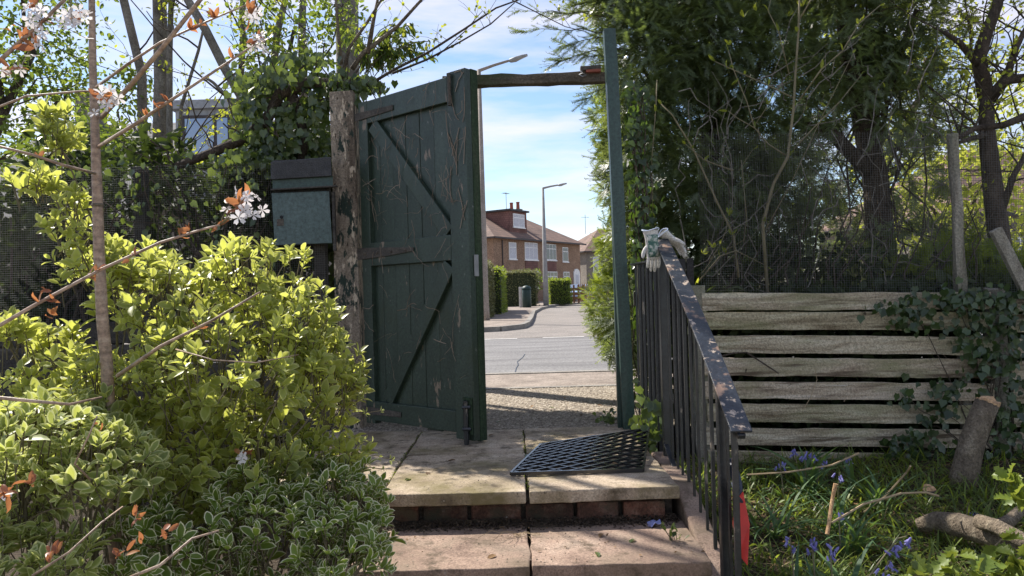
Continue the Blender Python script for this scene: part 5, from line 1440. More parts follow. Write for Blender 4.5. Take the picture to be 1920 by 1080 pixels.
leafy_tree('leafy green tree filling the upper left corner behind the cherry', (-8.5, 10, 0), [lobe(60, 60, 10, 130, 110, 1), lobe(10, 200, 10, 120, 110, 1), lobe(120, 170, 10.5, 80, 90, .8), lobe(80, -100, 10, 150, 110, 1)], 3800, .10, M['treeleaf'])
leafy_tree('green bush standing behind the bare stemmed tree at left', (-4.4, 7, 0), [lobe(200, 270, 7.4, 80, 45, .6), lobe(350, 325, 7.4, 70, 38, .5), lobe(120, 300, 7, 120, 60, .6), lobe(250, 170, 8.4, 40, 60, .4)], 2300, .075, M['treeleaf'], .05, name='leafy_bush', cat='bush')
leafy_tree('upright green foliage between the ivy and the thick pale trunk', (-3.0, 7.5, 0), [lobe(500, 130, 7.4, 60, 90, .5), lobe(580, 60, 7.6, 60, 80, .5), lobe(640, 20, 7.8, 50, 70, .5), lobe(480, 20, 7.6, 40, 60, .5)], 1500, .07, M['treeleaf'], .05, name='leafy_bush', cat='bush')
# shaded bushes behind the left netting
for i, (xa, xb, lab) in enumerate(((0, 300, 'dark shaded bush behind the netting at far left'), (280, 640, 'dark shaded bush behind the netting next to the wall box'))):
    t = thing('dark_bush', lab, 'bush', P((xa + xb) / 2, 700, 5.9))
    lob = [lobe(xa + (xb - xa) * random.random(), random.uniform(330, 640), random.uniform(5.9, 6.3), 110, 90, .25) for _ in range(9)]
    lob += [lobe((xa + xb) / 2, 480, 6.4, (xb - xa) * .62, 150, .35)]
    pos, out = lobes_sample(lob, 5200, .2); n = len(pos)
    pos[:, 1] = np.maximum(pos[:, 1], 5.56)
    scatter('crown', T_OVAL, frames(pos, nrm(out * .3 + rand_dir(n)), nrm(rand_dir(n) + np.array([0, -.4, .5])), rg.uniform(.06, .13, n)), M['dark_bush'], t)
    mb = MB()
    for _ in range(30):
        a = P(random.uniform(xa, xb), 720, random.uniform(5.6, 6.2)); mb.tube(bent(a, P(random.uniform(xa, xb), random.uniform(300, 450), random.uniform(5.6, 6.1)), 0, 6, .04), [.018, .016, .013, .01, .008, .005], 5)
    mb.build('stems', M['bark_dark'], t, kind='stuff')
# hedge builder; the first one is added, unseen, to cast shade on the gravel
def hedge(label, x0, x1, y0, y1, z0, z1, n, L, mat, rz=0, origin=None, name='hedge', core=.8):
    h = thing(name, label, 'hedge', ((x0 + x1) / 2, (y0 + y1) / 2, z0) if origin is None else origin, 'hedges along the pavement' , rz)
    if origin is None:
        cx, cy = (x0 + x1) / 2, (y0 + y1) / 2; x0, x1, y0, y1, z1 = x0 - cx, x1 - cx, y0 - cy, y1 - cy, z1 - z0; z0 = 0
    sx, sy_, sz = x1 - x0, y1 - y0, z1 - z0
    areas = np.array([sx * sy_, sx * sz, sx * sz, sy_ * sz, sy_ * sz]); k = rg.choice(5, n, p=areas / areas.sum())
    p = np.c_[x0 + sx * rg.random(n), y0 + sy_ * rg.random(n), z0 + sz * rg.random(n)]
    nn = np.zeros((n, 3))
    p[k == 0, 2] = z1; nn[k == 0] = (0, 0, 1); p[k == 1, 1] = y0; nn[k == 1] = (0, -1, 0); p[k == 2, 1] = y1; nn[k == 2] = (0, 1, 0); p[k == 3, 0] = x0; nn[k == 3] = (-1, 0, 0); p[k == 4, 0] = x1; nn[k == 4] = (1, 0, 0)
    p += -nn * np.abs(rg.normal(0, L * .8, n))[:, None] + nn * (L * .8 * np.sin(p[:, :1] * 2.3 + p[:, 2:] * 3 + p[:, 1:2] * 1.7))
    Ms = frames(p, nrm(nn * .6 + rand_dir(n) + np.array([0, 0, .3])), nrm(nn + rand_dir(n) * .6), L * rg.uniform(.6, 1.3, n))
    tv, tf, te = T_SMALL; hv = np.c_[tv, np.ones(len(tv))]
    V = np.einsum('nij,kj->nki', Ms, hv)[..., :3].reshape(-1, 3); F = (tf[None] + (np.arange(n) * len(tv))[:, None, None]).reshape(-1, 3)
    me = tri_mesh('foliage', V, F, np.tile(te, n), np.repeat(rg.random(n), len(tv)), mat)
    o = bpy.data.objects.new('foliage', me); COL.objects.link(o); o.parent = h; o['kind'] = 'stuff'
    i_ = L * 1.1
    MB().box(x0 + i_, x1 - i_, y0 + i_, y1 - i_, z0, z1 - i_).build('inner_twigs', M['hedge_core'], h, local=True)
    return h
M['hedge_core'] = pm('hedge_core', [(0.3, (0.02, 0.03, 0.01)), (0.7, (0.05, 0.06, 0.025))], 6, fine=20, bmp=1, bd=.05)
shade_hedge = hedge('unseen raised hedge on bare stems added behind the open gate to shade the gravel', -1.9, -.42, 6.25, 6.85, 1.35, 2.35, 6000, .05, M['hedge'])
for xx in (-1.6, -1.1, -.7):
    MB().tube(bent((xx, 6.55, -.05), (xx + .05, 6.55, 1.5), 0, 5, .02), .03, 7).build('stem', M['bark_dark'], shade_hedge, smooth=True)

# left house with dormer seen through the stems
LH = thing('bungalow', 'slate roofed house with grey flat topped dormer seen through the left trees', 'house', (-10.5, 21, 0))
def lb(name, x0, x1, y0, y1, z0, z1, mat, par, bevel=0): return MB().box(x0, x1, y0, y1, z0, z1).build(name, mat, par, bevel=bevel)
lb('wall', -17, -4.6, 21, 29, -.1, 3.6, M['grey_wall'], LH)
MB().face([(-17.5, 20.6, 3.4), (-4.2, 20.6, 3.4), (-6.3, 25, 7.1), (-15.4, 25, 7.1)]).face([(-4.2, 20.6, 3.4), (-4.2, 29.4, 3.4), (-6.3, 25, 7.1)]).face([(-4.2, 29.4, 3.4), (-17.5, 29.4, 3.4), (-15.4, 25, 7.1), (-6.3, 25, 7.1)]).face([(-17.5, 29.4, 3.4), (-17.5, 20.6, 3.4), (-15.4, 25, 7.1)]).build('roof', M['slate'], LH)
dr = lb('dormer', -9.9, -8.05, 21.8, 25, 4.6, 6.68, M['greywood'], LH)
lb('dormer_roof', -10.05, -7.9, 21.65, 25, 6.685, 6.95, M['greywood'], dr, .02)
wf = lb('window_frame', -9.7, -8.25, 21.75, 21.82, 5.15, 6.5, M['darkframe'], dr)
for x0, x1 in ((-9.6, -8.75), (-8.65, -8.33)):
    lb('pane', x0, x1, 21.735, 21.748, 5.25, 6.4, M['glass_sky'], wf)
lb('wall', -14.5, -13.8, 24.5, 25.2, 6.5, 8.1, M['grey_wall'], LH)

# ================================================================== YEW AND TREES ON THE RIGHT
def yew_mass(root, lobes, n, L, mat, name='crown', inner=.25, tmpl=T_SPRAY, droop=.25, tintb=0.0):
    pos, out = lobes_sample(lobes, n, inner)
    al = nrm(out * .8 + rand_dir(n) * .8 + np.array([0, 0, -droop]))
    cl_ = .5 + .5 * np.sin(pos[:, 0] * 4.1 + 2 * pos[:, 2]) * np.cos(pos[:, 2] * 5.1 + pos[:, 1])
    return scatter(name, tmpl, frames(pos, al, nrm(rand_dir(n) * .6 + np.array([0, -.2, 1])), L * rg.uniform(.6, 1.3, n)), mat, root, np.clip(tintb + .6 * cl_ * rg.random(n) + .4 * rg.random(n), 0, 1))
ye = thing('yew_tree', 'large dark yew filling the space above the slatted fence', 'tree', P(1330, 640, 6.6))
yl = [lobe(1220, 120, 6.2, 90, 150, .5), lobe(1300, 60, 6.4, 140, 130, .6), lobe(1220, 330, 6.1, 85, 150, .4), lobe(1330, 300, 6.5, 130, 150, .5), lobe(1430, 170, 6.7, 130, 150, .6), lobe(1290, 500, 6.1, 120, 110, .4), lobe(1420, 420, 6.6, 100, 110, .4), lobe(1400, -80, 6.6, 260, 120, .8), lobe(1200, -60, 6.2, 120, 110, .5), lobe(1420, 540, 6.3, 140, 70, .35), lobe(1200, 600, 6.0, 60, 120, .3), lobe(1480, 350, 6.9, 80, 80, .4), lobe(1400, 340, 6.3, 70, 60, .3)]
yew_mass(ye, yl, 6300, .19, M['yew'], tintb=.12)
yew_mass(ye, [lobe(1200, 90, 5.75, 70, 150, .25), lobe(1290, 60, 5.9, 120, 120, .3), lobe(1230, 260, 5.7, 60, 110, .2), lobe(1390, 110, 6.1, 110, 110, .3), lobe(1330, 380, 5.8, 90, 110, .2), lobe(1560, 120, 6.3, 110, 110, .3), lobe(1700, 200, 6.4, 90, 80, .3), lobe(1450, 260, 6.2, 90, 80, .25)], 2600, .13, M['yew_sunlit'], inner=.35, tmpl=T_SPRIG, tintb=.2)  # front sprays tinted paler, sunlight painted into the needles
mb = MB()
for a, b, r in (((1330, 640, 6.7), (1320, 250, 6.7), .10), ((1320, 400, 6.7), (1200, 120, 6.5), .05), ((1320, 300, 6.7), (1450, 60, 6.7), .06), ((1325, 350, 6.7), (1330, -100, 6.7), .07), ((1260, 640, 6.4), (1230, 300, 6.3), .05)):
    mb.tube(bent(P(*a), P(*b), 0, 7, .03), [r, r * .95, r * .85, r * .75, r * .65, r * .5, r * .35], 8)
for _ in range(60):
    l = random.choice(yl); c = Vector(l[0]); mb.tube(bent(P(1320, random.uniform(250, 500), 6.7), c + Vector((abs(random.gauss(0, .3)) - .02, random.gauss(0, .2), random.gauss(0, .3))), -.05, 6, .03), [.012, .011, .009, .007, .005, .003], 4)
mb.build('trunk', M['bark_dark'], ye, smooth=True)
# sprays at the gateway, their green brightened to paint in sunlight
yf = thing('yew_tree', 'sunlit yew foliage bulging into the right side of the gateway', 'tree', P(1150, 640, 6.9))
fl_ = [lobe(1145, 575, 6.9, 50, 60, .3), lobe(1160, 470, 6.9, 38, 60, .25), lobe(1155, 330, 6.8, 36, 90, .25), lobe(1150, 220, 6.6, 42, 60, .25), lobe(1165, 620, 6.9, 45, 60, .25)]
yew_mass(yf, fl_, 3200, .12, M['yew_front'], inner=.3, droop=0, tmpl=T_SPRIG, tintb=.2)
mb = MB()
mb.tube(bent(P(1180, 690, 7.0), P(1165, 180, 6.8), 0, 7, .01), [.04, .036, .03, .026, .02, .015, .01], 6)
for _ in range(40):
    l = random.choice(fl_); mb.tube(bent(Vector(l[0]) + Vector((.15, .05, -.1)), Vector(l[0]) + Vector((random.uniform(-.12, .1), random.gauss(0, .1), random.gauss(0, .1))), -.02, 5, .03), .004, 4)
mb.build('trunk', M['bark_dark'], yf)
# sprays against the sky over the beam
ys_ = thing('yew_branch', 'yew branch with dark sprays against the sky above the gate beam', 'branch', P(1150, 60, 6))
mb = MB(); pos, al = [], []
for a, b in (((1170, 40, 6), (985, 20, 5.9)), ((1170, 60, 6), (990, 60, 5.9)), ((1170, 20, 6), (1030, -20, 5.9)), ((1170, 90, 6), (1040, 120, 5.9)), ((1170, 110, 6), (1060, 110, 5.95)), ((1170, 70, 6), (1060, 85, 5.9)), ((1170, 30, 6), (1050, 30, 6)), ((1170, 0, 6), (1080, 10, 5.9)), ((1170, 150, 6), (1095, 190, 5.9))):
    p, q = P(*a), P(*b); pts = bent(p, q, -.03, 8, .015); mb.tube(pts, [.008, .007, .006, .005, .004, .003, .0025, .002], 4)
    for i, t in enumerate(pts[1:]):
        for k in range(5):
            pos.append(list(t + (q - p) * random.uniform(-.07, .07))); al.append(list((q - p).normalized() + Vector((random.gauss(0, .3), random.gauss(0, .4), random.gauss(-.1, .45)))))
mb.build('branches', M['bark_dark'], ys_, kind='stuff')
pos = np.array(pos); al = nrm(np.array(al)); n = len(pos)
scatter('foliage', T_SPRIG, frames(pos, al, nrm(rand_dir(n) * .7 + np.array([0, -.4, 1])), rg.uniform(.09, .17, n)), M['yew'], ys_)
# conifer with open branches to the right
co = thing('conifer_tree', 'tall conifer with brown trunk behind the netting right of the yew', 'tree', P(1650, 620, 7))
for pp, r in (([(1665, 640, 7), (1655, 480, 7), (1640, 330, 7), (1615, 200, 7), (1590, 80, 7), (1575, -100, 7)], .13), ([(1645, 340, 7), (1560, 250, 6.9), (1490, 230, 6.8)], .07), ([(1620, 220, 7), (1680, 120, 7), (1720, 20, 7)], .05)):
    pts = [P(*q) for q in pp]; MB().tube(pts, [r * (1.1 - .5 * i / (len(pts) - 1)) for i in range(len(pts))], 9).build('trunk', M['bark_dark'], co, smooth=True)
cl3 = [lobe(1560, 60, 7, 110, 90, .6), lobe(1640, 130, 7.2, 100, 80, .6), lobe(1560, 200, 7.2, 70, 60, .4), lobe(1700, 60, 7, 90, 80, .5), lobe(1740, 220, 7.2, 70, 50, .4), lobe(1640, -80, 7, 240, 90, .7), lobe(1700, 330, 7.2, 60, 50, .4), lobe(1560, 330, 7.4, 60, 60, .4), lobe(1560, 460, 7.4, 80, 80, .4), lobe(1700, 470, 6.6, 90, 60, .4), lobe(1780, 520, 6.4, 100, 45, .4), lobe(1600, 540, 6.8, 90, 50, .4)]
yew_mass(co, cl3, 2500, .2, M['yew'], droop=.45)
mb = MB()
for _ in range(60):
    l = random.choice(cl3); mb.tube(bent(P(1640, random.uniform(0, 450), 7), Vector(l[0]) + Vector((random.gauss(0, .3), random.gauss(0, .2), random.gauss(0, .25))), -.05, 6, .04), [.016, .013, .01, .008, .006, .004], 4)
mb.build('branches', M['bark_dark'], co, kind='stuff')
# twisted broadleaf tree at the far right
tw = thing('twisted_tree', 'gnarled tree with twisting dark limbs at the right edge', 'tree', P(1880, 620, 6.2))
tips = []
for pp, r in (([(1895, 640, 6.2), (1880, 500, 6.2), (1862, 360, 6.2), (1850, 250, 6.2), (1848, 165, 6.2)], .095), ([(1848, 180, 6.2), (1835, 110, 6.2), (1850, 60, 6.1), (1870, 10, 6.1), (1880, -80, 6.1)], .06), ([(1852, 190, 6.2), (1885, 150, 6.1), (1930, 145, 6.0), (1990, 120, 6)], .05), ([(1840, 130, 6.2), (1800, 80, 6.1), (1770, 60, 6.1)], .03), ([(1860, 250, 6.2), (1820, 260, 6.1), (1790, 270, 6), ], .025), ([(1930, 215, 5.8), (1880, 235, 5.8), (1830, 240, 5.8), (1790, 262, 5.8)], .03), ([(1885, 150, 6.1), (1905, 90, 6.1), (1930, 40, 6.1)], .03), ([(1870, 420, 6.2), (1900, 330, 6.1), (1940, 260, 6.1)], .03)):
    pts = [P(*q) for q in pp]; MB().tube(pts, [r * (1.1 - .55 * i / (len(pts) - 1)) for i in range(len(pts))], 9).build('limb', M['bark_dark'], tw, smooth=True)
    mbt = MB()
    for k in range(6):
        j = random.randint(0, len(pts) - 2); twigs(mbt, pts[j].lerp(pts[j + 1], random.random()), Vector((random.gauss(0, .8), random.gauss(0, .5), random.uniform(0, 1))), random.uniform(.3, .8), .009, 2, 45, 2, .1, 4, tips, 4)
    mbt.build('twigs', M['bark_dark'], tw, kind='stuff')
leaves_on(tw, tips, 1, .045, M['spring'], T_OVAL, .03)
cf = thing('conifer_tree', 'young ferny conifer behind the netting at the right end of the fence', 'tree', P(1800, 640, 5.9))
yew_mass(cf, [lobe(1800, 490, 5.9, 40, 50, .25), lobe(1740, 520, 5.8, 80, 40, .3), lobe(1860, 520, 5.8, 80, 40, .3), lobe(1820, 555, 5.7, 120, 40, .25)], 800, .17, M['yew_front'], inner=.3, droop=.2)
MB().tube(bent(P(1800, 680, 5.9), P(1800, 430, 5.9), 0, 6, .02), [.03, .026, .022, .018, .012, .006], 7).build('trunk', M['bark_dark'], cf, smooth=True)
# bright spring leaves and sunlit bushes further behind on the right
leafy_tree('sunlit lime green bush glowing behind the netting at right', P(1780, 650, 9), [lobe(1680, 300, 9, 110, 80, .8), lobe(1800, 330, 9, 110, 90, .8), lobe(1900, 260, 9.4, 90, 110, .8), lobe(1730, 420, 9, 120, 80, .8), lobe(1880, 420, 9, 100, 90, .8)], 3600, .09, M['lime'], .06, name='leafy_bush', cat='bush')
leafy_tree('pale spring tree showing through the conifer branches', P(1560, 620, 11), [lobe(1600, 120, 11, 120, 90, 1), lobe(1750, 90, 11, 120, 110, 1), lobe(1860, 120, 11, 100, 120, 1)], 1500, .10, M['lime'], .09)
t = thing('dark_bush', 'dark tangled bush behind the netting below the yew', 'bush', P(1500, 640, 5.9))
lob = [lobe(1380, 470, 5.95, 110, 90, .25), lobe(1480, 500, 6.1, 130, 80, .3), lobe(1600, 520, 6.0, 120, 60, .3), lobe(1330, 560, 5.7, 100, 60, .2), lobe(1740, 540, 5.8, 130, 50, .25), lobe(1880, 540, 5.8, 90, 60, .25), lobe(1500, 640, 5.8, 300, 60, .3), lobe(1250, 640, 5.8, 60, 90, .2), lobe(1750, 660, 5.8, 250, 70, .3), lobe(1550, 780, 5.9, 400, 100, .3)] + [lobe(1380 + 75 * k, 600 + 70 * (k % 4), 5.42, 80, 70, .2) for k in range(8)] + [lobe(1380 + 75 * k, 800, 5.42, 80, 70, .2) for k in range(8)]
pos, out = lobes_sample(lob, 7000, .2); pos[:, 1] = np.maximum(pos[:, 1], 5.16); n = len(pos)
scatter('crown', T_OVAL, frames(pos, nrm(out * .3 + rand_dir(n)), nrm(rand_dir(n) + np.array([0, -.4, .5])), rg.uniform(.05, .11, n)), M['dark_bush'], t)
mb = MB()
for _ in range(60):
    a = P(random.uniform(1250, 1900), 720, random.uniform(5.4, 6.0)); mb.tube(bent(a, a + Vector((random.uniform(-.1, .7), random.gauss(0, .15), random.uniform(.5, 1.6))), 0, 6, .05), [.012, .011, .009, .007, .005, .003], 5)
mb.build('stems', M['bark_dark'], t, kind='stuff')

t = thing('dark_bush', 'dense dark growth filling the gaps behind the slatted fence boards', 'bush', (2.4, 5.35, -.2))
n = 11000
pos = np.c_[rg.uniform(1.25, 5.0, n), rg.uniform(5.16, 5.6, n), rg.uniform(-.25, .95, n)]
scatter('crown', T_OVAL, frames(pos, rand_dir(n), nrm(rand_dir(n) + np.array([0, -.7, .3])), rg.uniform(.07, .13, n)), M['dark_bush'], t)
# sapling with pale stems and buds in front of the yew
sa = thing('maple_sapling', 'thin pale stemmed sapling with swelling buds in front of the dark yew', 'sapling', P(1445, 560, 5.25))
SY = 5.25
sp = [([(1440, 560), (1430, 420), (1450, 345), (1477, 294), (1488, 200), (1491, 144), (1497, 60), (1500, -40)], .013),
      ([(1477, 294), (1440, 270), (1415, 240), (1400, 190), (1375, 130), (1366, 95)], .006), ([(1490, 185), (1440, 160), (1395, 140), (1340, 115)], .005),
      ([(1497, 190), (1540, 130), (1580, 95), (1610, 45), (1650, 10)], .006), ([(1488, 280), (1530, 235), (1575, 190), (1615, 140)], .005), ([(1415, 240), (1380, 220), (1365, 208)], .004), ([(1415, 235), (1435, 205), (1445, 185)], .003),
      ([(1385, 520), (1375, 440), (1345, 380), (1300, 280), (1260, 215), (1240, 195)], .009), ([(1390, 300), (1400, 410), (1395, 450), (1340, 480), (1310, 520)], .003), ([(1385, 320), (1405, 290), (1412, 280)], .003),
      ([(1375, 320), (1320, 300), (1285, 270)], .005), ([(1330, 490), (1350, 460), (1362, 430), (1366, 400)], .003), ([(1480, 140), (1460, 60), (1440, 20), (1450, -20)], .004), ([(1232, 150), (1229, 210), (1222, 300), (1224, 400)], .004), ([(1497, 40), (1520, 0), (1560, -40)], .006), ([(1430, 440), (1480, 350), (1550, 200), (1600, 100)], .004), ([(1300, 540), (1350, 480), (1380, 470), (1440, 500)], .006)]
buds = []
for pp, r in sp:
    pts = [P(x_, y_, SY + random.uniform(-.04, .04)) for x_, y_ in pp]
    MB().tube(pts, [r * (1.05 - .55 * i / (len(pts) - 1)) for i in range(len(pts))], 6).build('stem', M['bark_sapling'], sa, smooth=True)
    buds.append((pts[-1], (pts[-1] - pts[-2]).normalized()))
    for i in range(1, len(pts) - 1):
        if random.random() < .6: buds.append((pts[i], Vector((random.gauss(0, .6), -.3, .8)).normalized()))
for px, py in ((870 / 2.077 + 1000, 20), (660 / 2.077 + 1000, 475), (700 / 2.077 + 1000, 465), (750 / 2.077 + 1000, 475), (770 / 2.077 + 1000, 440), (760 / 2.077 + 1000, 405), (762 / 2.077 + 1000, 85), (757 / 2.077 + 1000, 130), (1270 / 2.077 + 1000, 42), (918 / 2.077 + 1000, 195), (1050 / 2.077 + 1000, 12), (990 / 2.077 + 1000, 30), (820 / 2.077 + 1000, 33), (770 / 2.077 + 1000, 160)):
    for k in range(3): buds.append((P(px, py, SY), Vector((random.gauss(0, .5), -.2, .7)).normalized()))
pos = np.array([list(b[0]) for b in buds]); d = np.array([list(b[1]) for b in buds]); n = len(pos)
singles('bud', T_NARROW, frames(pos, nrm(d + rg.normal(0, .25, (n, 3))), rand_dir(n), np.c_[rg.uniform(.05, .09, n), rg.uniform(.035, .075, n), rg.uniform(.05, .08, n)]), M['spring'], sa)
mb = MB()
for _ in range(110):
    a = P(random.uniform(1260, 1760), random.uniform(120, 600), random.uniform(5.2, 5.5)); d = Vector((random.uniform(-.15, .45), random.gauss(0, .1), random.gauss(.1, .3)))
    mb.tube(bent(a, a + d, random.uniform(-.05, .05), 6, .05), [.005, .0045, .004, .003, .002, .001], 4)
tag(mb.build('dead_twigs', M['bark_syc'], None, kind='stuff'), 'tangle of thin dead twigs hanging in front of the yew', 'twigs')

# ================================================================== STREET
def street_lamp(label, base, H, arm, mat, r0, r1, thick_to, head_l):
    l = thing('street_lamp', label, 'lamp', base, 'street lamps on the far pavement')
    b = Vector(base)
    MB().tube([b, b + Vector((0, 0, thick_to)), b + Vector((0, 0, thick_to + .25)), b + Vector((0, 0, H))], [r0, r0 * .95, (r0 * .6 + r1 * .6), r1], 10).build('column', mat, l, smooth=True)
    a = b + Vector((0, 0, H)); e = a + Vector(arm)
    MB().tube([a - Vector((0, 0, .03)), a.lerp(e, .5), e], [r1 * .9, r1 * .75, r1 * .65], 8).build('arm', mat, l)
    d = (e - a).normalized(); sd = d.cross(Vector((0, 0, 1))).normalized(); up = sd.cross(d)
    mb = MB(); rows = ((0, .04, .03, .02), (.08, .09, .07, .05), (.35, .13, .09, .06), (.7, .12, .05, .06), (1.0, .07, .03, .04)); k = 8
    for t, w, hd, hu in rows:
        for j in range(k):
            an = 2 * math.pi * j / k; sn = math.sin(an)
            mb.v.append(tuple(e + d * t * head_l + sd * w * math.cos(an) + up * (hu if sn > 0 else hd * 1.2) * sn))
    for i in range(len(rows) - 1):
        for j in range(k): mb.f.append((i * k + j, i * k + (j + 1) % k, (i + 1) * k + (j + 1) % k, (i + 1) * k + j))
    mb.f += [tuple(range(k))[::-1], tuple((len(rows) - 1) * k + j for j in range(k))]
    mb.build('lantern', M['lamp_head'], l, smooth=True)
    return l
b1 = P(911, 605, 23.2); b1.z = .1
zt = P(894, 131, 23.2)
street_lamp('tall pale lamp post rising just behind the gate edge', b1, zt.z - .1, P(950, 114, 23.2) - zt, M['column_pale'], .13, .06, .3, .62)
b2 = P(1024, 573, 44); b2.z = .1
zt = P(1019, 352, 44)
street_lamp('darker slim lamp post standing by the hedge before the brown house', b2, zt.z - .1, P(1047, 347, 44) - zt, M['column'], .17, .075, 1.6, .55)

# hedges of the far pavement
hedge('nearest brownish clipped hedge on the far pavement beside the pale lamp post', -3.5, -.75, 25.0, 29.0, .1, 2.05, 9000, .09, M['hedge_dry'])
hedge('bright green hedge along the far pavement in the middle of the row', -3.2, -.35, 29.2, 36, .1, 2.0, 9000, .10, M['hedge'])
hedge('looser hedge with bare twigs behind the street bin', -1.5, 1.55, 44.3, 46, .1, 2.25, 3800, .11, M['hedge_dry'], core=.2)
hedge('square dark green hedge block right of the slim lamp post', 2.4, 3.85, 47.5, 49.5, .1, 1.75, 5200, .10, M['hedge'])
leafy_tree('loose pale green shrub growing over the far garden hedge', (.9, 46, .1), [lobe(985, 520, 46, 40, 14, .8), lobe(1005, 525, 46, 20, 22, .6)], 900, .16, M['treeleaf'], .05, name='garden_shrub', cat='shrub')
# gate posts, bin
for px, lab in ((976, 'left pale gate post beside the dark street bin'), (981, 'middle pale gate post beside the dark street bin'), (993, 'right pale post just behind the dark street bin')):
    q = P(px, 575, 41); tag(MB().box(q.x - .07, q.x + .07, 41, 41.14, .1, 1.25).build('gate_post', M['pale_post'], bevel=.02), lab, 'post', 'pale posts by the bin')
q = P(988, 577, 40)
sb = thing('street_bin', 'dark green street bin on the far pavement', 'bin', (q.x, 40, .1))
MB().lathe([(.22, .02), (.25, .05), (.25, .95), (.23, 1.0)], (q.x, 40, .1), 14).build('body', M['bin'], sb, smooth=True)
MB().lathe([(.26, 1.0), (.26, 1.06), (.2, 1.16), (.05, 1.22)], (q.x, 40, .1), 14).build('lid', M['bin'], sb, smooth=True)
# brown low fence and tan palings by the drive
bf = thing('low_fence', 'low brown plank fence at the far corner beside the hedge block', 'fence', (4.6, 50, .1))
x0, x1 = P(1068, 560, 50).x, P(1094, 560, 50).x
for i in range(3):
    MB().box(x0, x1, 50, 50.04, .35 + i * .3, .55 + i * .3).build('plank', M['fence_brown'], bf)
for t in (0, .33, .66, 1):
    xx = x0 + (x1 - x0) * t; MB().box(xx - .06, xx + .06, 50.05, 50.15, .1, 1.35).build('post', M['fence_brown'], bf)
tf_ = thing('picket_fence', 'tan picket fence behind the brown plank fence in the distance', 'fence', (5.8, 54, .1))
x0, x1 = P(1085, 560, 54).x, P(1135, 560, 54).x
xx = x0
while xx < x1:
    MB().box(xx, xx + .09, 54, 54.03, .1, 1.45).build('picket', M['fence_tan'], tf_); xx += .14
for z in (.4, 1.15): MB().box(x0, x1, 54.035, 54.08, z, z + .1).build('rail', M['fence_tan'], tf_)

# cars
def car(label, loc, rz, mat):
    c = thing('parked_car', label, 'car', loc, 'cars parked by the far houses', rz)
    prof = [(-2.05, .35), (-2.05, .75), (-1.9, .9), (-1.15, .98), (-.45, 1.42), (.9, 1.45), (1.55, 1.0), (1.95, .92), (2.05, .6), (2.05, .35)]
    MB().prism([(x_, -.82, z_) for x_, z_ in prof], (0, 1.64, 0)).build('body', mat, c, bevel=.06, local=True)
    MB().prism([(-1.0, -.84, 1.0), (-.43, -.84, 1.36), (.86, -.84, 1.38), (1.35, -.84, 1.02)], (0, 1.68, 0)).build('side_windows', M['glass'], c, bevel=.02, local=True)
    MB().prism([(-1.17, -.7, 1.0), (-.5, -.65, 1.39), (-.5, .65, 1.39), (-1.17, .7, 1.0)], (-.03, 0, .03)).build('windscreen', M['glass_sky'], c, local=True)
    MB().prism([(1.58, -.7, 1.02), (.95, -.65, 1.41), (.95, .65, 1.41), (1.58, .7, 1.02)], (.03, 0, .03)).build('rear_window', M['glass_sky'], c, local=True)
    for sx in (-1.3, 1.28):
        for sy_ in (-.8, .8):
            w = MB().lathe([(.2, -.1), (.31, -.09), (.31, .09), (.2, .1)], (sx, sy_, .31), 14, Matrix.Rotation(R(90), 3, 'X')).build('wheel', M['tyre'], c, local=True)
    for sy_ in (-.6, .6):
        MB().box(-2.08, -2.0, sy_ - .18, sy_ + .18, .66, .82).build('headlight', M['white'], c, local=True)
    return c
q = P(1078, 560, 56); car('light blue car parked behind the brown plank fence', (q.x + .5, 58, .0), R(70), M['car_blue'])
q = P(1113, 560, 60); car('red car parked behind the tan picket fence', (q.x + .8, 62, .0), R(40), M['car_red'])

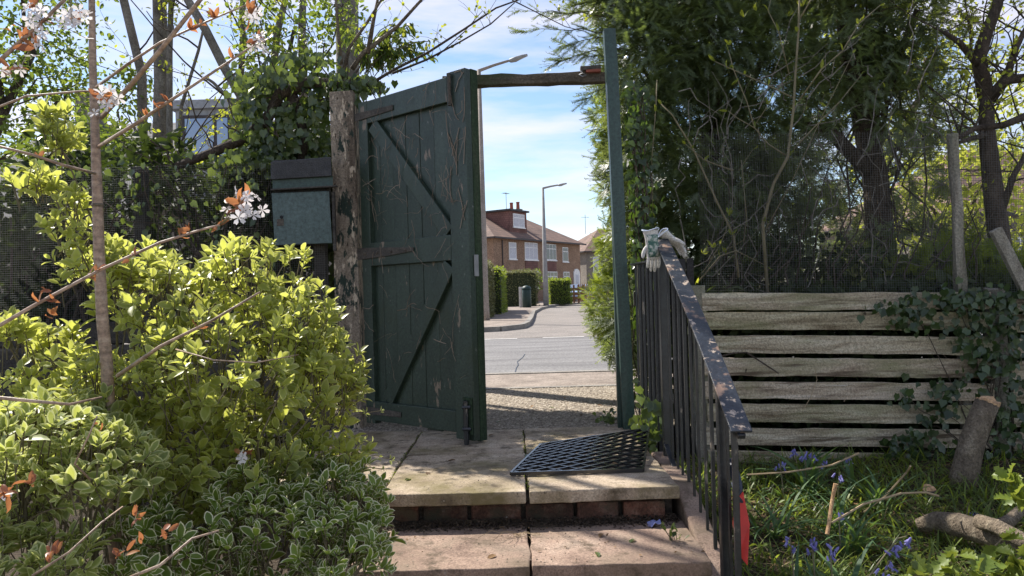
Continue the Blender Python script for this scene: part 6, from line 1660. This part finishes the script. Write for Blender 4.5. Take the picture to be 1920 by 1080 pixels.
# houses
def house_window(par, s0, s1, z0, z1, y, nl, glass, name='window'):
    w = MB().box(s0, s1, y - .05, y + .03, z0, z1).build(name, M['white'], par, local=True)
    fr = .07; n = nl; ww = (s1 - s0 - fr * (n + 1)) / n
    for i in range(n):
        a = s0 + fr + i * (ww + fr)
        top = z1 - fr; mid = z1 - (z1 - z0) * .3
        MB().box(a, a + ww, y - .056, y - .045, z0 + fr, mid - fr / 2).build('pane', glass, w, local=True)
        MB().box(a, a + ww, y - .056, y - .045, mid + fr / 2, top).build('pane', glass, w, local=True)
    MB().box(s0 - .06, s1 + .06, y - .12, y + .02, z0 - .1, z0 - .003).build('sill', M['white'], w, local=True)
    return w
def hip_house(label, loc, rz, L, Dp, ze, zr, wins, door, mat, tilep=(), group=None):
    h = thing('house', label, 'house', loc, 'houses on the side street', rz)
    MB().box(0, L, 0, Dp, -.3, ze - .003).build('wall', mat, h, local=True)
    e = .45; hx = Dp / 2 * .9
    A_, B_, C_, D_ = (-e, -e, ze), (L + e, -e, ze), (L + e, Dp + e, ze), (-e, Dp + e, ze); r0, r1 = (hx, Dp / 2, zr), (L - hx, Dp / 2, zr)
    rf_ = MB().face([A_, B_, r1, r0]).face([B_, C_, r1]).face([C_, D_, r0, r1]).face([D_, A_, r0]).face([A_, D_, C_, B_]).build('roof', M['rooftile'], h, local=True)
    MB().box(-e, L + e, -e - .06, -e, ze - .1, ze + .03).build('gutter', M['darkframe'], rf_, local=True)
    MB().box(-e - .06, -e, -e, Dp + e, ze - .1, ze + .03).build('gutter', M['darkframe'], rf_, local=True)
    for (s0, s1, z0, z1, n, g) in wins: house_window(h, s0, s1, z0, z1, 0, n, M[g])
    for (s0, s1, z0, z1) in tilep: MB().box(s0, s1, -.06, .02, z0, z1).build('tile_panel', M['redtile'], h, local=True)
    if door:
        s0, s1, z0, z1 = door
        pts = [(s0, -.1, z0), (s1, -.1, z0), (s1, -.1, z1 - .5)] + [((s0 + s1) / 2 + (s1 - s0) / 2 * math.cos(a), -.1, z1 - .5 + .5 * math.sin(a)) for a in [math.pi * k / 10 for k in range(1, 10)]] + [(s0, -.1, z1 - .5)]
        d = MB().prism(pts, (0, .14, 0)).build('door', M['white'], h, local=True)
        MB().box(s0 + .3, s1 - .3, -.115, -.101, z0 + 1.1, z1 - .55).build('door_pane', M['curtain'], d, local=True)
    return h, rf_
ang = math.atan2(.83, .55)
H1, roof1 = hip_house('brown roughcast house with red tiled dormer at the end of the side street', (-1.4, 59, 0), ang, 14.7, 8.6, 5.45, 8.2,
    [(2.2, 3.3, 3.75, 5.15, 1, 'curtain'), (4.65, 6.75, 3.75, 5.25, 3, 'curtain'), (8.2, 10.0, 3.8, 5.25, 3, 'glass'), (11.2, 12.25, 3.7, 5.05, 1, 'glass'), (8.2, 10.1, 1.3, 2.75, 3, 'glass'), (11.25, 12.4, 1.3, 2.75, 2, 'glass'), (4.6, 6.8, 1.3, 2.75, 3, 'glass'), (2.0, 3.2, 1.3, 2.7, 1, 'glass')],
    (13.2, 14.4, .2, 3.05), M['render_wall'], [(4.7, 6.7, 2.8, 3.62), (8.25, 9.95, 2.8, 3.62)])
dm = MB().box(3.6, 6.3, .75, 5.2, 5.9, 7.95).build('dormer', M['redtile'], H1, local=True)
MB().box(3.4, 6.5, .55, 5.4, 7.952, 8.1).build('dormer_roof', M['felt'], dm, local=True)
house_window(dm, 4.1, 5.9, 6.6, 7.75, .75, 2, M['curtain'], 'window')
for x0 in (7.1,):
    s_ = MB().box(x0, x0 + .55, 2.0, 3.6, 6.5, 8.5).build('chimney_stack', M['grey_wall'], H1, local=True)
for x0, y0 in ((5.0, 6.4), (5.6, 6.4), (7.2, 2.3), (7.2, 3.0)):
    z0 = 8.5 if x0 > 7 else 8.25
    MB().lathe([(.17, 0), (.15, .55), (.19, .6), (.17, .65)], (x0 + .15, y0, z0), 10).build('chimney_pot', M['terracotta'], H1, local=True)
MB().box(4.6, 6.0, 6.0, 6.8, 6.5, 8.25).build('chimney_stack', M['grey_wall'], H1, local=True)
for x0, y0 in ((6.2, 6.3), (8.3, 4.2)):
    mb = MB().tube([(x0, y0, 7.6), (x0, y0, 10.3)], .03, 5).bar((x0 - .5, y0, 10.2), (x0 + .5, y0, 10.25), .03, .03)
    for k in range(5): mb.bar((x0 - .45 + k * .2, y0 - .25, 10.2), (x0 - .45 + k * .2, y0 + .25, 10.2), .02, .02)
    mb.build('aerial', M['lamp_head'], H1, local=True)
MB().tube([(1.2, -.06, 0), (1.2, -.06, 5.3)], .05, 6).build('drainpipe', M['darkframe'], H1, local=True)
H2, roof2 = hip_house('second house further along with red tiled roof half hidden by the yew', (8.2, 80, 0), math.atan2(.35, .94), 13, 8, 5.2, 8.0, [(.8, 1.5, 2.9, 4.6, 1, 'curtain'), (3.4, 5.2, 3.3, 4.9, 2, 'glass'), (7, 9, 3.3, 4.9, 2, 'glass'), (3.4, 5.2, .9, 2.4, 2, 'glass')], None, M['grey_wall'])
for o in (roof2,):
    o.data.materials[0] = M['rooftile']
MB().tube([(1.6, 3.2, 7.4), (1.6, 3.2, 9.6)], .03, 5).bar((1.1, 3.2, 9.3), (2.1, 3.2, 9.3), .04, .04).build('aerial', M['lamp_head'], H2, local=True)
tag(MB().box(8.2, 13, 66, 66.3, 0, 1.9).build('garden_wall', M['pale_post']), 'pale rendered garden wall beside the far houses', 'wall')
H3, r3 = hip_house('tile roofed house glimpsed behind the twisted tree at far right', (15, 25, 0), R(8), 10, 8, 3.2, 6.2, [(2, 4, 1, 2.4, 3, 'glass')], None, M['grey_wall'])

# ================================================================== SMALL LITTER
lit = [((1225, 985, 3.5), 'crumpled blue white wrapper on the lower step by the railing')]
q = P(1227, 992, 3.5)
mb = MB()
g_ = [[(q.x + (i - 2) * .016, q.y + (j - 1.5) * .014, -.165 + random.uniform(.0, .028)) for i in range(5)] for j in range(4)]
for j in range(3):
    for i in range(4): mb.face([g_[j][i], g_[j][i + 1], g_[j + 1][i + 1], g_[j + 1][i]])
wr = mb.build('wrapper', plain('wrapper', (0.2, 0.22, 0.42), .35)); tag(wr, lit[0][1], 'litter'); wr.modifiers.new('t', 'SOLIDIFY').thickness = .001
dl = [(640 + 1350 * .354, 1035, -.17), (800, 885, 0), (855, 862, 0), (760, 900, 0), (1130, 1000, -.17), (1160, 870, .03), (990, 852, 0), (925, 815, 0), (1000, 760, 0), (1040, 765, 0), (1090, 780, 0), (1060, 745, 0), (940, 790, 0), (1120, 760, 0), (930, 1040, -.17), (1190, 1010, -.17)]
for i, (px, py, z) in enumerate(dl):
    r0 = P(px, py, 4); d = (r0 - Vector((0, 0, EYE))); p = Vector((0, 0, EYE)) + d * ((z + .006 - EYE) / d.z)
    me = tri_mesh('fallen_leaf', T_OVAL[0], T_OVAL[1], T_OVAL[2], np.full(len(T_OVAL[0]), random.random()), M['dead'] if i % 3 else M['ivy_bright'])
    o = bpy.data.objects.new('fallen_leaf', me); COL.objects.link(o); o.location = p; o.scale = (.05, .05, .05); o.rotation_euler = (random.gauss(0, .15), random.gauss(0, .15), random.uniform(0, 6))
    lm = [('green' if i % 3 == 0 else 'brown'), ('on the lower step' if z < -.1 else 'on the gravel outside the gate' if py < 800 else 'on the upper stone landing')]
    tag(o, 'small fallen %s leaf lying %s' % tuple(lm), 'leaf', 'fallen leaves in the gateway')
# weeds at the step corners
wd = thing('step_weed', 'small leafy weed in the corner of the lower step by the railing', 'weed', P(1270, 1010, 3.4))
pos = np.array([list(P(1268 + rg.normal() * 12, 1005 + rg.normal() * 14, 3.3)) for _ in range(16)]); n = 16
singles('leaf', T_OVAL, frames(pos, nrm(rg.normal(0, .6, (n, 3)) + np.array([0, -.2, .4])), nrm(rg.normal(0, .4, (n, 3)) + np.array([0, -.3, 1])), rg.uniform(.025, .045, n)), M['ivy_bright'], wd)
mb = MB()
for p in pos: mb.tube([P(1270, 1030, 3.32), Vector(p)], .0012, 3)
mb.build('stalks', M['bark_bush'], wd, kind='stuff')
mb = MB()
for _ in range(16):
    q = P(random.gauss(978, 12), random.gauss(1000, 9), 3.42); mb.tube(bent((q.x, q.y, -.165), (q.x + random.gauss(0, .07), q.y + random.gauss(-.03, .04), -.16), -.012, 5, .04), .0011, 3)
tag(mb.build('dry_grass_tuft', M['straw']), 'wisp of dry grass in the joint of the lower step', 'grass')
